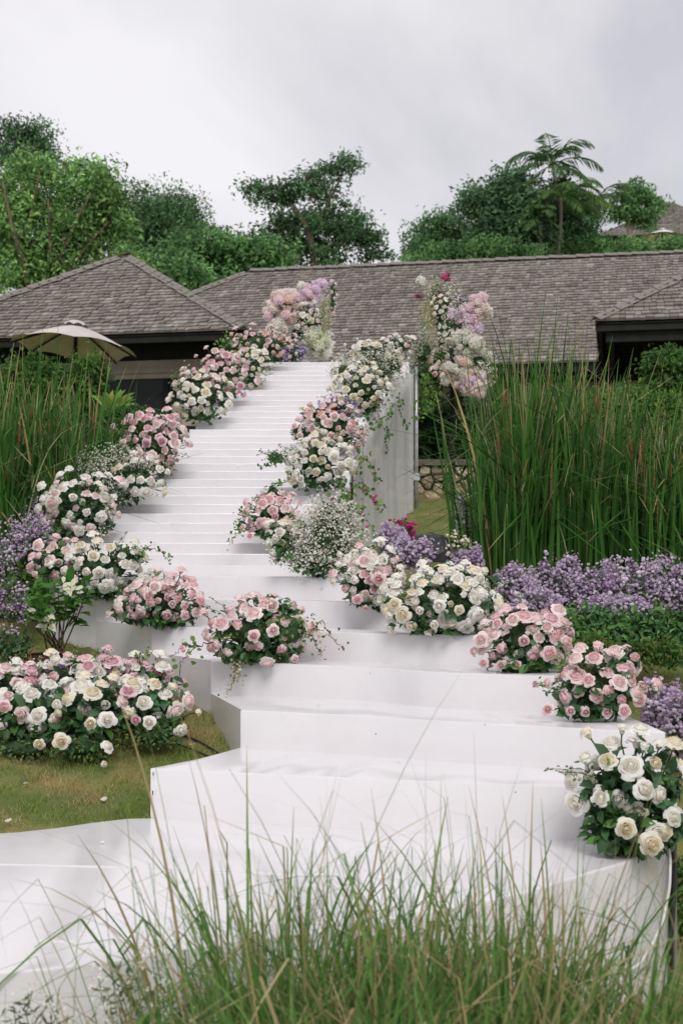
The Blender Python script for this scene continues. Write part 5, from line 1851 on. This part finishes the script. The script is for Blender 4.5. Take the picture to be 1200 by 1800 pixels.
for k, (x, d, lab) in enumerate([(374, 6.52, 'fallen white petal nearest the tip of the second step'), (338, 6.75, 'fallen pale petal beside the two black cables'), (327, 6.95, 'fallen pale petal at the end of the bed by the wall'), (14, 5.75, 'fallen petal at the left edge of the lawn'), (46, 6.2, 'fallen petal left of the middle of the lawn'), (182, 6.0, 'fallen petal in the middle of the lawn')]):
    p_ = gp(x, 0, d, .03)
    o = bpy.data.objects.new('fallen_petal', pm)
    COL.objects.link(o)
    o.location = p_
    o.rotation_euler = (g.uniform(-.4, .4), g.uniform(-.4, .4), g.uniform(0, 6))
    o.scale = (.035,) * 3
    tag(o, lab, 'petal', 'petals fallen on the lawn')

for (x, d, zz, lab) in ((700, 6.0, -.878, 'small pale petal fallen on the first wide step'), (560, 6.65, -.698, 'small pale petal fallen on the second wide step left of centre'), (930, 6.15, -.698, 'small pale petal fallen near the pink roses of the second wide step'), (610, 7.15, -.525, 'small pale petal fallen on the third wide step'), (180, 5.3, -1.09, 'small pale petal fallen on the lowest landing by the lawn')):
    o = bpy.data.objects.new('fallen_petal', pm)
    COL.objects.link(o)
    o.location = ((x - 600) / F * d, d, CZ + zz + .005)
    o.rotation_euler = (g.uniform(-.2, .2), g.uniform(-.2, .2), g.uniform(0, 6))
    o.scale = (.022,) * 3
    tag(o, lab, 'petal', 'petals fallen on the white steps')

# ------------------------------------------------------------------ trees behind the buildings
def tree(name, label, d, base, blobs, n, L, cols, seed, trunks=(), W=.45, cluster=.35, shell=.55, group='trees on the hill behind the roofs', barkc=(.10, .075, .055), per=34, flat=.75, front=0.0):
    """trunks: polylines in the photograph with radii; blobs: (x, y, rx, ry) crown masses"""
    g = np.random.default_rng(seed)
    bp_ = pt(base[0], base[1], d)
    bp_[2] = min(bp_[2], float(ground_z(bp_[0], d)))
    root = thing(name, label, 'tree', bp_, group)
    n, L, per, cluster = int(n * 2.3), L * .72, int(per * 2.6), cluster * 1.1
    more = []
    for q in blobs:
        tn = float(g.uniform(.82, 1.2))
        more.append((q[0], q[1], q[2] * .9, q[3] * .9, 0, tn))
        for _ in range(3):
            a_ = g.uniform(-.3, math.pi + .3)
            more.append((q[0] + math.cos(a_) * q[2] * g.uniform(.85, 1.2), q[1] - math.sin(a_) * q[3] * g.uniform(.85, 1.25), q[2] * g.uniform(.22, .42), q[3] * g.uniform(.25, .5), g.uniform(-.5, .5), tn * g.uniform(.85, 1.25)))
    blobs = more
    area = np.array([q[2] * q[3] for q in blobs], float)
    br, lf = MB(), MB()
    for tr_ in trunks:
        K = np.array([pt(x, y, d - front * min(1, j_ * .5)) for j_, q in enumerate(tr_) for x, y in [q[:2]]])
        s = np.linspace(0, len(K) - 1, 5 * len(K))
        P_ = np.stack([np.interp(s, np.arange(len(K)), K[:, q]) for q in range(3)], 1)
        P_[1:-1] = (P_[:-2] + 2 * P_[1:-1] + P_[2:]) / 4
        P_ += g.normal(0, .01, P_.shape)
        rr_ = np.interp(s, np.arange(len(K)), [q[2] for q in tr_])
        br.tube(P_, rr_, 6, barkc)
    for q, a in zip(blobs, area / area.sum()):
        x, y, rx, ry = q[:4]
        dd = q[4] if len(q) > 4 else 0
        tone = q[5] if len(q) > 5 else 1.0
        Cc = pt(x, y, d + dd)
        rad = np.array([rx, (rx + ry) * .5, ry]) / F * (d + dd)
        m_ = max(50, int(n * a))
        ncl = max(6, m_ // per)
        v = rand_dirs(g, ncl)
        rr_ = g.uniform(shell ** 3, 1.06, (ncl, 1)) ** (1 / 3.)
        cl = Cc + v * rad * rr_
        # twigs to some clusters
        for j in range(min(ncl, 26)):
            br.tube([Cc - np.array([0, 0, rad[2] * .6]), (Cc + cl[j]) / 2 + g.normal(0, .05, 3) - np.array([0, 0, rad[2] * .15]), cl[j]], [.03, .018, .007], 4, barkc, cap=False)
        shade = g.choice([.45, .7, 1.0, 1.25, 1.6], ncl) * tone
        k = g.integers(0, ncl, m_)
        P_ = cl[k] + np.clip(g.normal(0, 1, (m_, 3)), -1.35, 1.35) * (cluster * g.uniform(.4, .9, ncl)[k])[:, None] * np.array([1, 1, flat])
        out = unit((P_ - Cc) / rad)
        ax = unit(rand_dirs(g, m_) + out * .5 + np.array([0, 0, -.25]))
        nr = unit(rand_dirs(g, m_) * .6 + out * .55 + np.array([0, -.35, .55]))
        cc = np.array(cols)[g.integers(0, len(cols), m_)] * (shade[k] * g.uniform(.8, 1.2, m_))[:, None]
        LL = L * g.uniform(.65, 1.3, m_)
        lf.add(*leaves4(P_, ax, nr, LL, LL * W, cc))
    if br.n:
        br.build('trunk', M['bark'], root, smooth=True)
    lf.build('crown', M['tree_leaf'], root, kind='stuff')
    return root


TG_L = [np.array([.25, .43, .14]), np.array([.32, .50, .17]), np.array([.17, .33, .11])]
TG_M = [np.array([.15, .29, .115]), np.array([.20, .36, .14]), np.array([.11, .23, .095])]
TG_D = [np.array([.090, .185, .095]), np.array([.12, .225, .11]), np.array([.16, .27, .13])]
tree('tree', 'bright green spreading tree with visible pale branches at the left edge', 38, (60, 560), [
    (40, 420, 75, 70), (120, 380, 70, 55), (170, 420, 50, 60), (60, 330, 55, 40), (140, 330, 48, 34), (30, 480, 60, 50), (110, 470, 60, 45), (190, 370, 34, 34), (10, 370, 40, 60), (90, 300, 30, 18)], 9000, .21, TG_L + TG_M[:1], 601,
    [[(60, 560, .10), (45, 470, .08), (22, 400, .045), (5, 320, .02)], [(45, 470, .06), (50, 400, .04), (70, 300, .015)], [(70, 560, .08), (110, 440, .05), (160, 340, .015)], [(60, 540, .07), (90, 460, .05), (85, 350, .02)], [(75, 520, .06), (140, 450, .035), (190, 390, .012)]], cluster=.42, barkc=(.17, .12, .085), per=30, front=1.1)
tree('tree', 'dark feathery treetop rising at the upper left corner', 46, (45, 500), [
    (30, 245, 34, 20), (70, 250, 26, 18), (20, 280, 36, 22), (75, 275, 22, 14), (60, 232, 22, 10), (45, 305, 40, 20)], 2600, .20, TG_D, 602, [[(45, 500, .15), (40, 330, .10), (48, 240, .04)], [(40, 320, .06), (72, 250, .03)]], cluster=.4, per=26)
tree('tree', 'dense dark green tree mass behind the pavilion apex', 50, (270, 560), [
    (240, 400, 50, 50), (290, 385, 50, 40), (220, 360, 34, 26), (330, 420, 40, 40), (270, 440, 60, 50), (200, 400, 36, 50), (320, 460, 40, 40)], 6500, .22, TG_D + TG_M[:1], 603, [[(270, 560, .2), (265, 440, .14), (250, 380, .06)]], cluster=.5, per=30)
tree('tree', 'airy small-leaved treetop behind the dark tree mass', 56, (315, 560), [(315, 368, 32, 22), (335, 392, 22, 14), (290, 360, 20, 12), (320, 350, 20, 8)], 1300, .17, TG_M + TG_D[:1], 604, [[(315, 560, .14), (318, 420, .09), (316, 360, .03)], [(317, 410, .05), (340, 385, .02)]], cluster=.34, per=20)
tree('tree', 'fresh mid-green layered tree left of the long roof ridge', 42, (390, 560), [
    (350, 460, 46, 34), (400, 440, 46, 28), (440, 460, 44, 34), (370, 490, 50, 30), (430, 490, 50, 26), (480, 465, 34, 28), (300, 490, 50, 30)], 6500, .24, TG_M + TG_L[2:], 605, [[(390, 560, .16), (395, 480, .1), (405, 440, .05)]], cluster=.5, per=30, flat=.45)
tree('tree', 'tall feathery tree with stacked open canopies in the centre', 44, (560, 560), [
    (480, 345, 42, 20), (520, 340, 34, 18), (560, 322, 34, 14), (600, 302, 26, 18), (618, 285, 10, 8), (565, 345, 24, 14), (500, 395, 44, 20), (560, 395, 50, 24), (610, 385, 34, 20), (640, 425, 34, 18), (590, 420, 50, 24), (520, 435, 56, 26), (650, 450, 28, 12), (560, 455, 70, 18), (455, 335, 18, 10)], 5200, .21, TG_D + TG_M[2:], 606,
    [[(560, 560, .2), (555, 470, .16), (540, 400, .11), (515, 360, .06)], [(545, 410, .09), (570, 370, .06), (600, 310, .03)], [(555, 450, .1), (600, 420, .07), (640, 420, .03)], [(515, 362, .05), (480, 345, .03)], [(552, 450, .08), (500, 410, .04)]], cluster=.40, per=26, flat=.5, shell=.2, front=.5)
tree('tree', 'dark loose tree behind the ridge right of the centre gap', 46, (770, 560), [(755, 420, 34, 22), (790, 400, 30, 18), (740, 445, 26, 20), (800, 430, 28, 24), (770, 450, 50, 18), (765, 395, 20, 10)], 3000, .20, TG_D + TG_M, 607, [[(770, 560, .15), (768, 450, .1), (775, 400, .04)]], cluster=.36, per=24, shell=.35)
tree('tree', 'dark broadleaf tree left of the palms', 44, (890, 560), [
    (860, 360, 40, 30), (905, 350, 36, 40), (900, 310, 16, 16), (850, 400, 34, 34), (900, 400, 50, 44), (930, 420, 40, 36), (835, 350, 18, 16), (890, 330, 20, 16)], 5600, .24, TG_D, 608, [[(890, 560, .18), (895, 430, .12), (900, 320, .04)], [(893, 420, .08), (850, 360, .03)]], cluster=.36, per=24, shell=.35)
tree('tree', 'dark understorey foliage around the palm trunks', 45.5, (985, 520), [(970, 385, 30, 44), (1005, 385, 28, 44), (990, 425, 60, 28), (985, 345, 20, 24)], 3000, .26, TG_D + TG_M[2:], 614, cluster=.36, per=26)
tree('frangipani_tree', 'small frangipani tree with bare forked trunk near the hilltop house', 50, (1110, 470), [(1090, 350, 22, 14), (1120, 345, 26, 16), (1148, 360, 18, 14), (1110, 375, 30, 16), (1135, 385, 22, 12), (1088, 375, 16, 12)], 1500, .24, TG_M + TG_L[2:], 609, [[(1108, 470, .12), (1106, 410, .09), (1100, 380, .05), (1090, 355, .03)], [(1106, 410, .07), (1125, 375, .04), (1140, 360, .02)], [(1105, 420, .06), (1112, 385, .03), (1118, 350, .02)]], cluster=.3, per=22, shell=.3, barkc=(.3, .26, .22))
tree('shrub_bank', 'bright leafy creeper bank just above the long roof ridge', 43, (850, 500), [(790, 455, 50, 18), (850, 448, 56, 20), (910, 455, 50, 16), (760, 465, 40, 12)], 4200, .17, TG_M + TG_L[2:], 610, cluster=.34, per=28)
tree('shrub_bank', 'clipped green bank below the hilltop house at right', 45, (1100, 500), [(1000, 446, 60, 14), (1080, 443, 60, 13), (1160, 440, 60, 12), (1210, 438, 40, 12), (960, 452, 50, 14)], 5200, .15, TG_M + TG_L[2:], 611, cluster=.32, per=28)
tree('tree', 'yellowish shrub peeking over the pavilion hip', 36, (215, 520), [(215, 470, 24, 14), (190, 478, 22, 12)], 700, .16, [np.array([.16, .17, .04]), TG_L[0]], 612, cluster=.3, per=22)
tree('tree', 'green treetop behind the pavilion hip and the long roof', 37, (290, 530), [(265, 490, 40, 22), (320, 490, 40, 22), (300, 505, 40, 20), (230, 470, 30, 16)], 3400, .22, TG_M + TG_L[2:], 613, cluster=.42, per=28)


tree('tree', 'green hillside tree just outside the left edge', 40, (-120, 560), [(-120, 400, 90, 80), (-60, 450, 60, 60), (-180, 460, 70, 60)], 6000, .22, TG_M, 615, [[(-120, 560, .16), (-120, 450, .1), (-110, 380, .05)]], cluster=.45, per=30)
tree('tree', 'dark hillside tree further outside the left edge', 46, (-330, 560), [(-330, 400, 110, 80), (-250, 450, 70, 60), (-420, 450, 80, 60)], 6000, .22, TG_D, 616, [[(-330, 560, .16), (-330, 450, .1), (-320, 380, .05)]], cluster=.5, per=30)


def palm(label, d, crown, basep, nf, Lf, seed, up=.9, tilt0=.3, col=(.10, .185, .07), r0=.075):
    g = np.random.default_rng(seed)
    C = pt(crown[0], crown[1], d)
    Bp = pt(basep[0], basep[1], d)
    root = thing('palm_tree', label, 'palm', Bp, 'palms on the hill')
    MB().tube(np.array([Bp * (1 - t) + C * t + np.array([math.sin(t * 3) * .06, 0, 0]) for t in np.linspace(0, 1, 12)]), np.linspace(r0, r0 * .7, 12), 8, (.2, .17, .14)).build('trunk', M['bark'], root, smooth=True)
    for k in range(nf):
        a = 2 * math.pi * k / nf + g.uniform(-.3, .3)
        el0 = g.uniform(-.35, 1.4) * up
        L_ = Lf * g.uniform(.8, 1.15)
        ns = 14
        P_ = [C]
        th = el0
        for s in range(ns):
            th -= (el0 + .95) * (.35 + 1.3 * s / ns) / ns * g.uniform(.9, 1.1)
            P_.append(P_[-1] + np.array([math.cos(a) * math.cos(th), math.sin(a) * math.cos(th), math.sin(th)]) * L_ / ns)
        P_ = np.array(P_)
        b = MB()
        b.tube(P_, np.linspace(.02, .005, len(P_)), 4, np.array(col) * 1.3, cap=False)
        sidev = np.array([-math.sin(a), math.cos(a), 0])
        m_ = 15
        t = np.repeat(np.linspace(.16, 1, m_), 2)
        sg = np.tile([-1, 1], m_)
        base_ = np.stack([np.interp(t * ns, np.arange(ns + 1), P_[:, q]) for q in range(3)], 1)
        tang = unit(np.gradient(P_, axis=0))
        tg = np.stack([np.interp(t * ns, np.arange(ns + 1), tang[:, q]) for q in range(3)], 1)
        LL = L_ * .34 * np.sin(np.pi * np.clip(t * .86 + .1, 0, 1)) ** .7
        ax = unit(sidev[None] * sg[:, None] * .75 + tg * .75 + np.array([0, 0, -.18]) * (1 + 2.2 * t[:, None]) + g.normal(0, .08, (2 * m_, 3)))
        b.add(*leaves4(base_ + ax * LL[:, None] * .5, ax, np.tile([0, 0, 1.0], (2 * m_, 1)), LL, .06, np.array(col) * g.uniform(.75, 1.3, (2 * m_, 1)), .1))
        b.build('frond', M['leaf'], root)
    return root


palm('tall palm with arching fronds against the sky at right', 45, (970, 290), (990, 480), 17, 1.6, 621, 1.0)
palm('lower palm with drooping fronds under the tall palm', 44, (985, 345), (975, 480), 18, 1.75, 622, .7, col=(.11, .2, .06))
palm('short palm right of the tall palm', 46, (1047, 352), (1040, 480), 14, 1.3, 623, .85)
palm('small palm between the tall palm and the broadleaf tree', 43.5, (945, 385), (945, 480), 12, 1.1, 624, .8, col=(.085, .16, .055))
palm('dark palm crown peeking over the left trees', 52, (150, 300), (150, 480), 13, 1.1, 625, .8, col=(.07, .12, .06))
